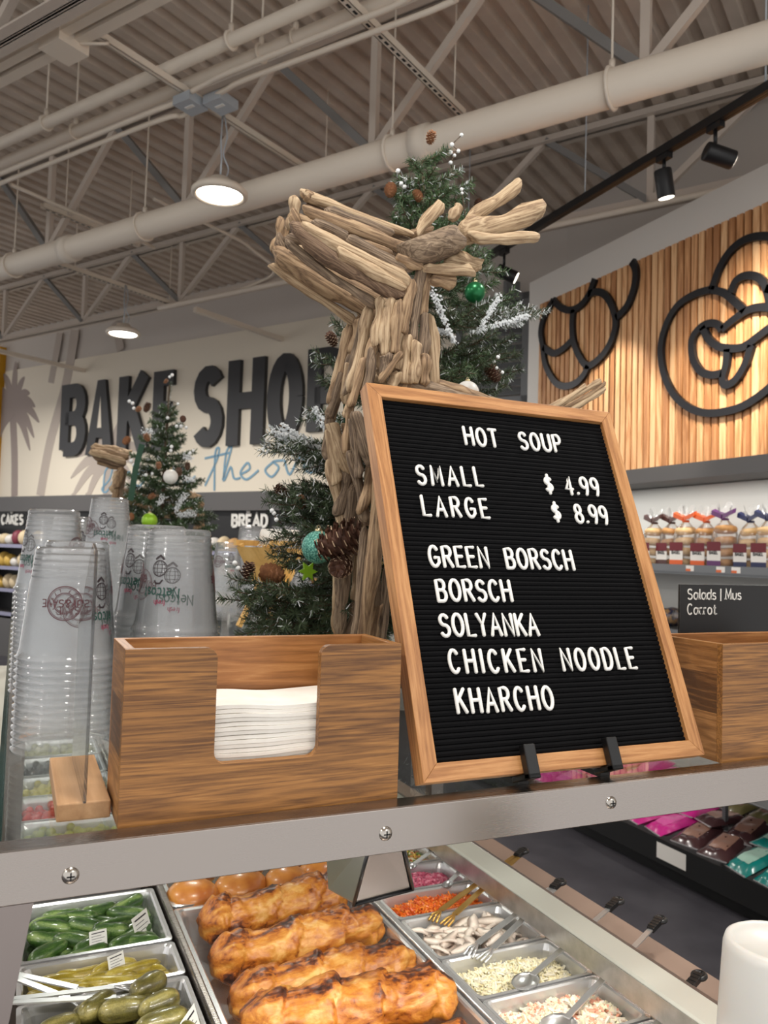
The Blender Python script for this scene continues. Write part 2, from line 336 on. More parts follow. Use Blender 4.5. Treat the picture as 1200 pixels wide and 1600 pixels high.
# ------------------------------------------------------------------ a stroke alphabet (cap height 1)
_S = arc(.29, .745, .26, .235, 25, 260, 9) + arc(.29, .255, .28, .255, 80, -150, 10)
G = {
 'A': (.66, [[(0, 0), (.33, 1), (.66, 0)], [(.12, .34), (.54, .34)]]),
 'B': (.58, [[(0, 0), (0, 1), (.3, 1)] + arc(.31, .765, .22, .235, 85, -85, 8) + [(.02, .53)], [(.3, .53)] + arc(.32, .265, .25, .265, 85, -85, 8) + [(0, 0)]]),
 'C': (.6, [arc(.31, .5, .31, .5, 42, 318, 18)]),
 'D': (.62, [[(0, 0), (0, 1), (.24, 1)] + arc(.26, .5, .35, .5, 85, -85, 12) + [(.24, 0), (0, 0)]]),
 'E': (.52, [[(.5, 1), (0, 1), (0, 0), (.52, 0)], [(0, .52), (.42, .52)]]),
 'F': (.5, [[(.5, 1), (0, 1), (0, 0)], [(0, .52), (.4, .52)]]),
 'G': (.64, [arc(.32, .5, .32, .5, 42, 300, 16) + [(.62, .2), (.62, .44), (.36, .44)]]),
 'H': (.6, [[(0, 0), (0, 1)], [(.6, 0), (.6, 1)], [(0, .52), (.6, .52)]]),
 'I': (.04, [[(.02, 0), (.02, 1)]]),
 'K': (.58, [[(0, 0), (0, 1)], [(.55, 1), (.02, .42)], [(.2, .6), (.58, 0)]]),
 'L': (.48, [[(0, 1), (0, 0), (.48, 0)]]),
 'M': (.74, [[(0, 0), (.06, 1), (.37, .2), (.68, 1), (.74, 0)]]),
 'N': (.6, [[(0, 0), (0, 1), (.6, 0), (.6, 1)]]),
 'O': (.66, [arc(.33, .5, .33, .5, 0, 350, 22) + [(.66, .5)]]),
 'P': (.56, [[(0, 0), (0, 1), (.3, 1)] + arc(.3, .74, .25, .26, 85, -85, 9) + [(.02, .48)]]),
 'R': (.58, [[(0, 0), (0, 1), (.3, 1)] + arc(.3, .75, .24, .25, 85, -85, 9) + [(.02, .5)], [(.26, .5), (.58, 0)]]),
 'S': (.58, [_S]),
 'T': (.58, [[(0, 1), (.58, 1)], [(.29, 1), (.29, 0)]]),
 'U': (.6, [[(0, 1), (0, .3)] + arc(.3, .3, .3, .3, 180, 360, 10) + [(.6, 1)]]),
 'V': (.62, [[(0, 1), (.31, 0), (.62, 1)]]),
 'Y': (.6, [[(0, 1), (.3, .48), (.6, 1)], [(.3, .48), (.3, 0)]]),
 '4': (.56, [[(.4, 0), (.4, 1), (0, .3), (.56, .3)]]),
 '8': (.56, [arc(.28, .755, .23, .245, 0, 350, 14) + [(.51, .755)], arc(.28, .26, .28, .26, 0, 350, 16) + [(.56, .26)]]),
 '9': (.56, [arc(.28, .7, .28, .3, 0, 350, 16) + [(.56, .7)] + [(.55, .55), (.46, .2), (.36, 0)]]),
 '$': (.52, [[(.26 + (x - .29)*.9, .12 + y*.76) for x, y in _S], [(.26, -.04), (.26, 1.04)]]),
 '.': (.06, [[(.02, .02), (.06, .05)]]), '|': (.04, [[(.02, -.15), (.02, 1.05)]]), '-': (.3, [[(0, .45), (.3, .45)]]),
 '&': (.66, [[(.66, 0), (.15, .72)] + arc(.3, .8, .17, .2, 200, -20, 8) + [(.1, .4)] + arc(.24, .24, .24, .24, 150, 330, 8) + [(.62, .45)]]),
 'a': (.5, [arc(.25, .32, .25, .32, 20, 340, 14), [(.5, .64), (.5, 0)]]),
 'c': (.46, [arc(.25, .32, .25, .32, 45, 315, 12)]),
 'd': (.5, [arc(.25, .32, .25, .32, 20, 340, 14), [(.5, 1), (.5, 0)]]),
 'e': (.48, [[(.02, .34), (.48, .34)] + arc(.25, .32, .24, .32, 5, 310, 12)]),
 'f': (.36, [arc(.3, .8, .16, .2, 60, 180, 6) + [(.14, 0)], [(0, .62), (.32, .62)]]),
 'h': (.48, [[(0, 1), (0, 0)], [(0, .4)] + arc(.24, .4, .24, .24, 180, 0, 8) + [(.48, 0)]]),
 'l': (.06, [[(.03, 1), (.03, 0)]]),
 'm': (.76, [[(0, .64), (0, 0)], [(0, .42)] + arc(.19, .43, .19, .21, 180, 0, 7) + [(.38, 0)], [(.38, .42)] + arc(.57, .43, .19, .21, 180, 0, 7) + [(.76, 0)]]),
 'o': (.52, [arc(.26, .32, .26, .32, 0, 350, 16) + [(.52, .32)]]),
 'r': (.32, [[(0, .64), (0, 0)], [(0, .38)] + arc(.2, .42, .2, .22, 180, 60, 6)]),
 's': (.42, [[(x*.72, y*.64) for x, y in _S]]),
 't': (.34, [[(.14, .92), (.14, .14)] + arc(.26, .14, .12, .14, 180, 290, 5), [(0, .64), (.32, .64)]]),
 'u': (.48, [[(0, .64), (0, .24)] + arc(.23, .24, .23, .24, 180, 350, 8), [(.48, .64), (.48, 0)]]),
 'n': (.48, [[(0, .64), (0, 0)], [(0, .4)] + arc(.24, .4, .24, .24, 180, 0, 8) + [(.48, 0)]]),
}
def text_width(t, h, gap=.2, cond=1.0): return sum((G[c][0]*cond + gap if c != ' ' else .42)*h for c in t) - gap*h
def text_strokes(t, x, y, h, gap=.2, cond=1.0):
    for ch in t:
        if ch == ' ': x += .42*h; continue
        w, st = G[ch]
        for p in st: yield [(x + a*h*cond, y + b*h) for a, b in p]
        x += (w*cond + gap)*h
def text_ribbon(mb, t, x, y, h, w, depth, fn, gap=.2, cond=1.0, mi=0):
    for p in text_strokes(t, x, y, h, gap, cond): mb.ribbon(p, w, depth, fn, mi)

# ------------------------------------------------------------------ the building
def struct(name, mb, m, **k): return tag(mb.build(name, m, **k), kind='structure')
struct('floor', MB().box(-14, -.9, -.1, 7, 15, 0), 'floor_paint')
# corrugated steel deck, ribs running away from the bake shop wall
DZ = 3.12
mb = MB(); pr = []; s0 = -14.0; pitch = .152
for i in range(118):
    x = s0 + i*pitch; pr += [(x, 0), (x + .07, 0), (x + .085, .045), (x + .137, .045)]
pr.append((s0 + 118*pitch, 0))
vs = [sw(a, t, DZ + h) for t in (-4.5, 7.1) for a, h in pr]; n = len(pr)
mb.add(vs, [(i, i + 1, n + i + 1, n + i) for i in range(n - 1)])
mb.add([sw(-14, -4.5, DZ + .1), sw(4, -4.5, DZ + .1), sw(4, 7.1, DZ + .1), sw(-14, 7.1, DZ + .1)], [(0, 1, 2, 3)])
struct('ceiling', mb, 'deck_paint')
def sbox(mb, s0, t0, z0, s1, t1, z1, mi=0):
    return mb.add([sw(a, b, c) for c in (z0, z1) for b in (t0, t1) for a in (s0, s1)],
                  [(0, 2, 3, 1), (4, 5, 7, 6), (0, 1, 5, 4), (2, 6, 7, 3), (0, 4, 6, 2), (1, 3, 7, 5)], mi)
TW = 6.86
struct('wall_back', sbox(MB(), -13.5, TW, -CH, -2.0, TW + .12, DZ + .02), 'wall_paint')
mb = MB().box(4.40, -1.5, 0, 4.52, 7.2, CH + DZ + .04); struct('wall_right', mb, 'wall_paint')
# lower wall that carries the slats, standing in front of the right wall
mb = MB().box(3.62, 1.2, CH + .5, 3.76, 5.33, CH + 2.17); mb.box(3.62, 1.2, 0, 3.7, 5.33, CH + .5)
struct('wall_bulkhead', mb, 'bulk_paint')
struct('trim_1', MB().box(3.30, 1.2, CH + .445, 3.618, 5.2, CH + .53), 'soffit_grey')
struct('trim_2', sbox(MB(), -13.5, TW - .12, .42, -2.2, TW - .002, .635), 'soffit_grey')
struct('trim_3', sbox(MB(), -13.5, TW - .05, -.25, -2.2, TW - .002, .418), 'soffit_black')

# bake shop lettering on its cream panel
sign = thing('wall_sign', 'big cream wall panel reading BAKE SHOP in charcoal letters with painted palms', 'sign', sw(-7.5, TW - .02, .64))
def wp(off): return lambda a, b, c: sw(a, TW - .03 - off - c, b) - sign.location
sbox_local = MB(); f = wp(0)
sbox_local.prism([(-11.46, .64), (-3.5, .64), (-3.5, 2.53), (-11.46, 2.53)], .028, lambda a, b, c: sw(a, TW - .03 + c, b) - sign.location)
sbox_local.build('panel', 'panel_paint', sign)
for ch, l, r in (('B', -9.964, -9.395), ('A', -9.375, -8.84), ('K', -8.741, -8.13), ('E', -8.068, -7.60), ('S', -7.352, -6.835), ('H', -6.772, -6.2), ('O', -6.152, -5.638), ('P', -5.575, -5.03)):
    mb = MB(); w = .19 if ch in 'ESBPOHK' else .16; hh = 1.0 - w; gw = (r - l - w); cond = gw/(G[ch][0]*hh); k = 0
    for p in G[ch][1]:
        if ch == 'A': q = [(l - .01, 1.175), (l + .19, 2.175), (l + .345, 2.175), (r + .01, 1.175), (r - .17, 1.175), (r - .205, 1.40), (l + .205, 1.40), (l + .17, 1.175)] if k == 0 else [(l + .225, 1.53), (r - .225, 1.53), (l + .268, 1.95)]
        elif ch in 'KHE' and k >= 0:
            q = [(l + w/2 + a*hh*cond, 1.175 + w/2 + b*hh) for a, b in p]
            if ch in 'KH' or len(q) == 4: q = [(a, b + (w/2 if b > 2.05 and len(q) == 2 else 0) - (w/2 if b < 1.3 and len(q) == 2 else 0)) for a, b in q]
        else: q = [(l + w/2 + a*hh*cond, 1.175 + w/2 + b*hh) for a, b in p]
        k += 1
        if ch == 'A': mb.prism(q, .05 if k == 1 else .0515, wp(.001), 0 if k == 1 else 1)
        else: mb.ribbon(q, w, .05 + .0005*k, wp(.001))
    mb.build('letter', ['letter_charcoal', 'panel_paint'], sign)
f = wp(.002)
def script(pts, w=.026): MB().ribbon(smooth_path(pts, 5), w, .006, f).build('script_letter', 'script_blue', sign)
script([(-9.02, .70), (-9.0, .95), (-8.86, 1.02), (-8.9, .85), (-9.05, .72), (-8.95, .68), (-8.8, .86)])
script([(-8.72, .92), (-8.68, .74), (-8.62, .9), (-8.5, .93)])
script([(-8.3, .92), (-8.42, .82), (-8.32, .74), (-8.2, .84), (-8.3, .92), (-8.1, .94)])
script([(-7.8, .92), (-7.78, .76), (-7.68, .94), (-7.62, .76), (-7.52, .93), (-7.48, .76), (-7.3, .84)])
script([(-7.13, .72), (-6.95, 1.02), (-6.92, 1.16), (-6.98, 1.1), (-6.97, .66)]); script([(-7.15, 1.05), (-6.75, 1.1)])
script([(-6.84, .78), (-6.74, 1.08), (-6.72, 1.18), (-6.8, 1.1), (-6.82, .78), (-6.72, .93), (-6.66, .8), (-6.56, .8)])
script([(-6.56, .84), (-6.42, .9), (-6.46, .97), (-6.56, .86), (-6.46, .78), (-6.28, .88)])
script([(-6.06, .97), (-6.18, .88), (-6.08, .8), (-5.98, .9), (-6.06, .97), (-5.9, .98)])
script([(-5.9, .98), (-5.82, .82), (-5.7, .99), (-5.62, .97)])
script([(-5.62, .88), (-5.5, .95), (-5.54, 1.0), (-5.62, .9), (-5.52, .83), (-5.4, .92)])
script([(-5.4, .99), (-5.38, .85), (-5.28, 1.0), (-5.22, .86), (-5.08, .95)])
script([(-4.96, .66), (-4.9, 1.0), (-4.82, 1.12), (-4.86, .98), (-4.98, .86), (-4.8, .9)])
rnd = random.Random(4)
def palm(sx, zx, s_low, hgt, spread, m, n=13):
    mb = MB(); mb.ribbon(smooth_path([(s_low, .645), (s_low + (sx - s_low)*.35, .645 + (zx - .645)*.5), (sx, zx)]), .16, .002, wp(.0005))
    for i in range(n):
        a = -40 + 260*i/(n - 1); L = spread*rnd.uniform(.75, 1.1); dx, dz = math.cos(math.radians(a)), math.sin(math.radians(a))
        pts = smooth_path([(sx, zx), (sx + dx*L*.5, zx + dz*L*.5 + .1*spread), (sx + dx*L, zx + dz*L - .25*spread*abs(dx))], 5)
        pts = [(p[0], min(max(p[1], .65), 3.0)) for p in pts]
        mb.ribbon(pts, [.02 + .12*math.sin(PI*min(1, k/(len(pts) - 1)*.92 + .08)) for k in range(len(pts))], .002 + .0001*i, wp(.0006))
    mb.build('painted_palm', m, sign)
palm(-11.2, 1.85, -11.05, 1.6, .75, 'palm_taupe'); palm(-8.95, 1.02, -8.95, .7, .75, 'palm_taupe_light')
mb = MB(); mb.ribbon(smooth_path([(-10.42, .645), (-10.25, 1.4), (-9.95, 2.2), (-9.8, 2.95)]), .19, .002, wp(.0004)); mb.build('painted_trunk', 'palm_taupe_light', sign)
mb = MB(); mb.ribbon([(-10.3, 2.25), (-10.15, 2.95)], .14, .002, wp(.0004)); mb.build('painted_trunk', 'palm_taupe_light', sign)
mb = MB(); mb.ribbon([(-8.8, 2.55), (-8.95, 2.95)], .14, .002, wp(.0004)); mb.build('painted_trunk', 'palm_taupe_light', sign)
tag(sbox(MB(), -13.4, TW - .1, -CH, -11.5, TW - .002, 2.9).build('wall_column', 'mustard'), kind='structure').name = 'trim_4'

# department names on the dark band
for nm, tx, sc_, w_ in (('BREAD', 'bread', -6.36, .3), ('CAKES', 'cakes', -11.02, .2)):
    t = thing('aisle_sign', 'white %s lettering on the dark band far behind the clear cups' % nm if nm == 'BREAD' else 'small white CAKES lettering on the dark band at the far left', 'sign', sw(sc_, TW - .06, .26))
    fn = lambda a, b, c: sw(sc_ + a, TW - .06 - c, .24 + b) - t.location
    h = .13; wd_ = text_width(nm, h, .28)
    text_ribbon(mb := MB(), nm, -wd_/2, 0, h, .034, .01, fn, .28); mb.build('lettering', 'white_letter', t)
    mb = MB(); mb.prism([(-wd_/2 - .05, -.06), (wd_/2 + .05, -.06), (wd_/2 + .05, .2), (-wd_/2 - .05, .2)], .006, lambda a, b, c: sw(sc_ + a, TW - .052 + c*.3, .24 + b) - t.location)
    mb.build('board', 'soffit_black', t)
    mb = MB(); text_ribbon(mb, 'SO' if nm == 'BREAD' else 'SU', -.05, .155, .03, .01, .008, fn, .3); mb.build('caption', 'white_letter', t)

# louvered shutter on the back wall
t = thing('louver_vent', 'grey louvered metal vent on the back wall behind the tall tree', 'vent', sw(-3.25, TW - .02, 1.4))
mb = MB(); fn = lambda a, b, c: sw(a, TW - .02 - c, b) - t.location
for a, b, c, d in ((-3.75, 1.40, -2.98, 1.46), (-3.75, 2.36, -2.98, 2.42), (-3.75, 1.4, -3.69, 2.42), (-3.06, 1.4, -2.98, 2.42)):
    mb.prism([(a, b), (c, b), (c, d), (a, d)], .06, fn)
mb.build('frame', 'louver_grey', t)
mb = MB()
for i in range(11):
    z = 1.48 + i*.08; mb.add([fn(-3.68, z, .045), fn(-3.07, z, .045), fn(-3.07, z + .075, .004), fn(-3.68, z + .075, .004), fn(-3.68, z + .01, .05), fn(-3.07, z + .01, .05)], [(0, 1, 2, 3), (0, 4, 5, 1), (4, 3, 2, 5)])
mb.build('louvers', 'louver_grey', t)

# bar joists
def joist(t0, top, bot, s_lo, s_hi, panel, shift, label, chord_h=.07):
    o = thing('bar_joist', label, 'joist', sw(s_lo, t0, bot)); f = lambda a, b, c: sw(a, t0 + b, c) - o.location
    def ch(z): 
        mb = MB()
        for d in (-.045, .015):
            mb.add([f(a, b, c) for c in (z, z + .008) for b in (d - .02, d + .05) for a in (s_lo, s_hi)], [(0, 2, 3, 1), (4, 5, 7, 6), (0, 1, 5, 4), (2, 6, 7, 3), (0, 4, 6, 2), (1, 3, 7, 5)])
            b0 = d - .004 if d > 0 else d + .03
            mb.add([f(a, b, c) for c in (z, z + chord_h) for b in (b0, b0 + .006) for a in (s_lo, s_hi)], [(0, 2, 3, 1), (4, 5, 7, 6), (0, 1, 5, 4), (2, 6, 7, 3), (0, 4, 6, 2), (1, 3, 7, 5)])
        return mb
    ch(top - .075).build('top_chord', 'joist_paint', o); ch(bot).build('bottom_chord', 'joist_paint', o)
    a = s_lo + shift; k = 0
    while a < s_hi - panel/2:
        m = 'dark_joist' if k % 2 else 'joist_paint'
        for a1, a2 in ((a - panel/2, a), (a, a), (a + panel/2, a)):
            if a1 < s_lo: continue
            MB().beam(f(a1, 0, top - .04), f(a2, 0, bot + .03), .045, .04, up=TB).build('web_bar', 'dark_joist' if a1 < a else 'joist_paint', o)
        a += panel; k += 1
    return o
joist(2.06, DZ - .002, 2.35, -7.5, -1.5, 1.6, .55, 'nearest ceiling bar joist, at the top left above the beige strip fixture')
joist(3.72, DZ - .002, 2.262, -11.0, .6, 1.55, .62, 'ceiling bar joist above the thick sprinkler pipe')
joist(5.50, DZ - .002, 2.415, -11.2, -.62, 1.55, .35, 'far ceiling bar joist in front of the bake shop wall')

# pipes along the joists
def spipe(name, label, cat, t, z, r, s0, s1, hangers, m='steel_paint', hang=True):
    o = thing(name, label, cat, sw(s0, t, z)); f = lambda a, b, c: sw(a, t + b, z + c) - o.location
    MB().tube([f(s0, 0, 0), f((s0 + s1)/2, 0, 0), f(s1, 0, 0)], r, 20).build('pipe', m, o)
    for a in hangers:
        mb = MB(); mb.tube([f(a, math.cos(k*PI/8)*(r + .008), math.sin(k*PI/8)*(r + .008)) for k in range(16)], .009, 6, closed=True)
        mb.tube([f(a, 0, r), f(a, 0, r + .05)], .015, 8)
        if hang: mb.tube([f(a, 0, r), f(a, 0, DZ - z)], .006, 6)
        mb.build('hanger', m, o)
    return o
big = spipe('sprinkler_main', 'thick beige sprinkler pipe crossing the whole ceiling in front of the joist', 'pipe', 3.6, 2.18, .085, -11, .5, (-7.9, -6.0, -4.45, -2.42, -1.2))
for a in (-5.28, -2.22, -7.2):
    f = lambda x, b, c: sw(x, 3.6 + b, 2.18 + c) - big.location
    MB().tube([f(a - .05, 0, 0), f(a + .05, 0, 0)], .098, 20).build('coupling', 'steel_paint', big)
spipe('water_pipe', 'upper of the two slim parallel pipes at the upper left ceiling', 'pipe', 2.83, 2.55, .034, -9, -.8, (-4.45, -2.9), m='steel_paint')
spipe('water_pipe', 'lower of the two slim parallel pipes at the upper left ceiling', 'pipe', 3.0, 2.56, .036, -9, -.8, (-4.4, -2.85, -2.62))
# electrical conduits with their bends at the junction boxes
def cond(label, pts, r=.014):
    o = thing('conduit', label, 'conduit', sw(*pts[0])); MB().tube(smooth_path([tuple(sw(*p) - o.location) for p in pts], 6), r, 10).build('tube', 'steel_paint', o); return o
cond('upper of the two thin conduits running into the left of the grey junction boxes', [(-9, 2.93, 2.43), (-5.2, 2.93, 2.43), (-3.75, 2.93, 2.43), (-3.5, 2.96, 2.45), (-3.4, 2.97, 2.45)])
cond('lower of the two thin conduits running into the left of the grey junction boxes', [(-9, 3.0, 2.42), (-5.2, 3.0, 2.42), (-3.7, 3.0, 2.42), (-3.5, 3.06, 2.44), (-3.38, 3.07, 2.45)])
cond('conduit leaving the junction boxes to the right, ending in a bend at the top', [(-3.28, 2.93, 2.45), (-3.1, 2.9, 2.44), (-2.9, 2.87, 2.42), (-2.2, 2.88, 2.42), (-1.92, 2.88, 2.42), (-1.86, 2.84, 2.43), (-1.86, 2.6, 2.5)])
cond('lowest conduit leaving the junction boxes to the right with a wide bend', [(-3.28, 3.03, 2.45), (-3.1, 3.0, 2.44), (-2.9, 2.96, 2.42), (-2.2, 2.97, 2.41), (-1.75, 2.98, 2.41), (-1.68, 2.93, 2.42), (-1.66, 2.6, 2.5)])
# strut channels running away from the camera
def strut(label, s, t0, t1, z, slots=True, w=.042):
    o = thing('strut_channel', label, 'channel', sw(s, t0, z)); f = lambda a, b, c: sw(s + a, b, z + c) - o.location
    mb = MB(); st_ = lambda m_, a0_, b0, c0, a1, b1, c1, mi=0: m_.add([f(a, b, c) for c in (c0, c1) for b in (b0, b1) for a in (a0_, a1)], [(0, 2, 3, 1), (4, 5, 7, 6), (0, 1, 5, 4), (2, 6, 7, 3), (0, 4, 6, 2), (1, 3, 7, 5)], mi)
    st_(mb, -w/2, t0, 0, w/2, t1, .004); st_(mb, -w/2, t0, 0, -w/2 + .004, t1, .04); st_(mb, w/2 - .004, t0, 0, w/2, t1, .04)
    if slots:
        b = t0 + .03
        while b < t1 - .05: st_(mb, -.007, b, -.0006, .007, b + .03, .003, 1); b += .052
    mb.build('channel', ['steel_paint', 'black_metal'], o)
    for b in (t0 + .2, t1 - .1): MB().tube([f(0, b, .03), f(0, b, DZ - z)], .005, 6).build('hanger_rod', 'steel_paint', o)
    return o
strut('slotted strut channel at the top centre under the bent conduits', -2.15, 2.3, 3.9, 2.45)
strut('plain strut carrying the grey junction boxes above the large round light', -3.36, 1.8, 4.3, 2.47, False, .03)
strut('slotted strut channel at the left above the thick pipe', -5.5, 3.5, 4.4, 2.5)
strut('slotted strut channel at the far left below the thick pipe', -6.36, 4.2, 5.6, 2.44)
cond('slim conduit running back to the far joist from the thick pipe', [(-4.85, 4.0, 2.62), (-4.85, 4.8, 2.62), (-4.87, 5.1, 2.6), (-4.9, 5.42, 2.48), (-5.6, 5.42, 2.38)])
cond('slim conduit crossing beneath the left struts', [(-5.25, 3.1, 2.46), (-5.3, 4.4, 2.46)])
cond('pale conduit under the far joist above the slatted panel', [(-6.4, 5.40, 2.38), (-4, 5.40, 2.38), (-.62, 5.40, 2.38)], .022)
for s_, lab in ((-6.05, 'steel brace from the far joist to the wall above the letter H'), (-9.6, 'steel brace from the far joist to the wall at the far left')):
    o = thing('wall_brace', lab, 'brace', sw(s_, 5.56, 2.36)); MB().beam(V3((0, 0, 0)), sw(s_ + .05, TW, 2.35) - o.location, .05, .05).build('bar', 'steel_paint', o)
# junction boxes
o = thing('junction_box', 'pair of grey electrical junction boxes above the large round light', 'electrical box', sw(-3.34, 3.0, 2.45))
for nm, a0_, b0 in (('box', -3.42, 2.92), ('box', -3.27, 3.0)):
    f = lambda a, b, c: sw(a, b, c) - o.location
    mb = MB(); mb.add([f(a, b, c) for c in (2.41, 2.46) for b in (b0, b0 + .14) for a in (a0_, a0_ + .13)], [(0, 2, 3, 1), (4, 5, 7, 6), (0, 1, 5, 4), (2, 6, 7, 3), (0, 4, 6, 2), (1, 3, 7, 5)])
    bx = mb.build(nm, 'galvanized', o)
    mb = MB(); mb.add([f(a, b, c) for c in (2.407, 2.41) for b in (b0 + .05, b0 + .07) for a in (a0_ + .04, a0_ + .1)], [(0, 2, 3, 1), (4, 5, 7, 6), (0, 1, 5, 4), (2, 6, 7, 3), (0, 4, 6, 2), (1, 3, 7, 5)])
    mb.build('label_plate', 'sign_white', bx)
# strip fixture at the top left
o = thing('strip_fixture', 'beige twin-rail strip fixture with a box cover at the top left', 'fixture', sw(-4.2, 2.25, 2.4)); f = lambda a, b, c: sw(a, b, c) - o.location
for b0, b1 in ((2.19, 2.238), (2.265, 2.322)):
    mb = MB(); mb.add([f(a, b, c) for c in (2.4, 2.45) for b in (b0, b1) for a in (-5.2, -1.8)], [(0, 2, 3, 1), (4, 5, 7, 6), (0, 1, 5, 4), (2, 6, 7, 3), (0, 4, 6, 2), (1, 3, 7, 5)]); mb.build('rail', 'steel_paint', o)
mb = MB(); mb.add([f(a, b, c) for c in (2.45, 2.46) for b in (2.19, 2.322) for a in (-5.2, -1.8)], [(0, 2, 3, 1), (4, 5, 7, 6), (0, 1, 5, 4), (2, 6, 7, 3), (0, 4, 6, 2), (1, 3, 7, 5)]); mb.build('backing', 'soffit_black', o)
mb = MB(); mb.add([f(a, b, c) for c in (2.36, 2.44) for b in (2.185, 2.35) for a in (-3.53, -3.37)], [(0, 2, 3, 1), (4, 5, 7, 6), (0, 1, 5, 4), (2, 6, 7, 3), (0, 4, 6, 2), (1, 3, 7, 5)]); mb.build('cover', 'steel_paint', o)
MB().tube(smooth_path([tuple(f(*p)) for p in ((-3.37, 2.3, 2.4), (-3.3, 2.33, 2.39), (-3.27, 2.38, 2.41), (-3.34, 2.42, 2.47))]), .008, 8).build('cable', 'steel_paint', o)
for a in (-4.9, -3.45, -2.1): MB().tube([f(a, 2.25, 2.45), f(a, 2.25, DZ)], .006, 6).build('hanger_rod', 'steel_paint', o)
# two round high-bay lights
emis('lamp_glow', (255, 246, 232), 14)
for (s_, t_, z_), lab in ((LIGHT1, 'large lit round high-bay light hanging above the driftwood head'), (LIGHT2, 'smaller lit round high-bay light hanging before the bake shop wall')):
    o = thing('high_bay_light', lab, 'light', sw(s_, t_, z_))
    MB().lathe([(.0, .085), (.06, .085), (.075, .05), (.13, .04), (.158, .012), (.158, -.01), (.135, -.016), (.128, -.004), (.0, -.004)], 32).build('housing', 'steel_paint', o)
    MB().lathe([(.0, -.014), (.08, -.013), (.125, -.008)], 32).build('lens', 'lamp_glow', o)
    MB().tube([(0, 0, .085), (.004, 0, .2), (-.004, 0, .3), (0, 0, .47)], .005, 6).build('chain', 'galvanized', o)
    mb = MB(); mb.tube(smooth_path([(.02, 0, .08), (.05, .02, .16), (.015, .01, .24), (.03, 0, .34), (.01, 0, .46)]), .004, 6); mb.build('cable', 'galvanized', o)
# black lighting track with its spot heads
tr = thing('light_track', 'long black lighting track running along the slatted wall', 'track', (2.8, 2.0, CH + 2.0))
MB().box(-.021, 0, -.016, .021, 3.2, .026).build('rail', 'black_metal', tr)
mb = MB(); mb.box(-.012, .0, -.0175, -.004, 3.2, -.0155); mb.box(.004, 0, -.0175, .012, 3.2, -.0155); mb.build('conductor_slots', 'black_plastic', tr)
for y in (.4, 1.6, 2.9): MB().tube([(0, y, .026), (0, y, DZ - 2.0)], .004, 6).build('hanger_wire', 'galvanized', tr)
emis('spot_lens', (255, 244, 224), 6)
def head(y, drop, aim, lab, lit=True, L=.135, r=.042):
    o = thing('track_spotlight', lab, 'spotlight', (2.8, y, CH + 2.0 - .016))
    MB().box(-.016, -.04, -.03, .016, .04, 0).build('adapter', 'black_metal', o)
    MB().tube([(0, 0, -.03), (0, 0, -drop)], .009, 8).build('stem', 'black_metal', o)
    d = V3(aim).normalized(); c = V3((0, 0, -drop)) + d*.02 + (V3((0, 0, -r - .008)) if abs(d.z) < .8 else V3((0, 0, -.05)))
    p0, p1 = c - d*L/2, c + d*L/2
    mb = MB(); mb.tube([p0, p0 + d*.006, p1 - d*.004, p1], [r*.94, r, r, r*.97], 24); mb.build('barrel', 'black_metal', o)
    MB().tube([p1 + d*.0005, p1 + d*.002], r*.86, 24).build('lens', 'spot_lens', o)
    return o, o.location + p1
h1, q1 = head(2.99, .075, (.25, .05, -1), 'black track spotlight hanging straight down')
h2, q2 = head(2.67, .09, (1, -.35, -.28), 'black track spotlight tilted sideways toward the slatted panel')
h3, q3 = head(4.42, .1, (.9, -.55, -.5), 'lit track spotlight far back beside the tall tree')
for q, tg, p in ((q2 + V3((.02, -.01, -.01)), (3.6, 2.95, CH + 1.2), 130), (q1 + V3((.01, 0, -.02)), (3.6, 3.7, CH + .6), 75), (q3 + V3((.02, -.01, -.01)), (3.6, 4.2, CH + .9), 60), (V3((2.84, 2.2, CH + 1.82)), (3.6, 2.9, CH + 1.3), 90)):
    spot(q, tg, p*1.15, 52, (1, .93, .82))      # the last one hangs on the same track beyond the right picture edge
o = thing('wall_box', 'small grey box on the back wall above the louvered vent', 'electrical box', at_t(802, 452, TW - .03)); MB().box(-.09, -.03, -.07, .09, .03, .07).build('housing', 'louver_grey', o)

# slatted panel and its two pastry outlines
t = thing('slat_panel', 'warm wooden vertical slat panel high on the right wall', 'wall panel', (3.6, 2.5, CH + .53))
MB().box(.008, 0, 0, .018, 2.63, 1.41).build('backing', 'slat_back', t)
mb = MB(); y = .004
while y < 2.6: mb.box(-.012, y, 0, .008, y + .0405, 1.41); y += .0552
mb.build('slats', 'slat_wood', t)
def logo(name, lab, cat, strokes, w, org, sc_, off):
    P = [[at_x(off[0] + a/sc_, off[1] + b/sc_, 3.57) for a, b in s_] for s_ in strokes]
    b0 = min((p for s_ in P for p in s_), key=lambda p: p.z); o = thing(name, lab, cat, (3.57, b0.y, b0.z)); mb = MB()
    for i, s_ in enumerate(P):
        q = smooth_path([(p.y - b0.y, p.z - b0.z) for p in s_], 5)
        mb.ribbon(q, w, .022 + .0003*i, lambda a, b, c: (c - .008, a, b))
    mb.build('outline', 'logo_black', o); return o
logo('croissant_emblem', 'black metal croissant outline on the left of the slatted panel', 'emblem',
     [[(285, 515), (245, 590), (232, 650), (240, 710), (252, 790), (290, 860), (330, 882), (380, 870), (415, 835), (435, 795)],
      [(243, 715), (285, 742), (325, 725), (362, 690)], [(285, 515), (320, 548), (360, 558), (400, 540), (435, 495), (462, 425)],
      [(435, 490), (480, 480), (520, 510), (550, 590), (540, 670), (500, 745), (438, 795), (400, 760), (372, 690), (366, 610), (372, 556)],
      [(553, 592), (600, 540), (630, 460), (636, 390), (620, 350)]], .05, None, 2.727, (760, 280))
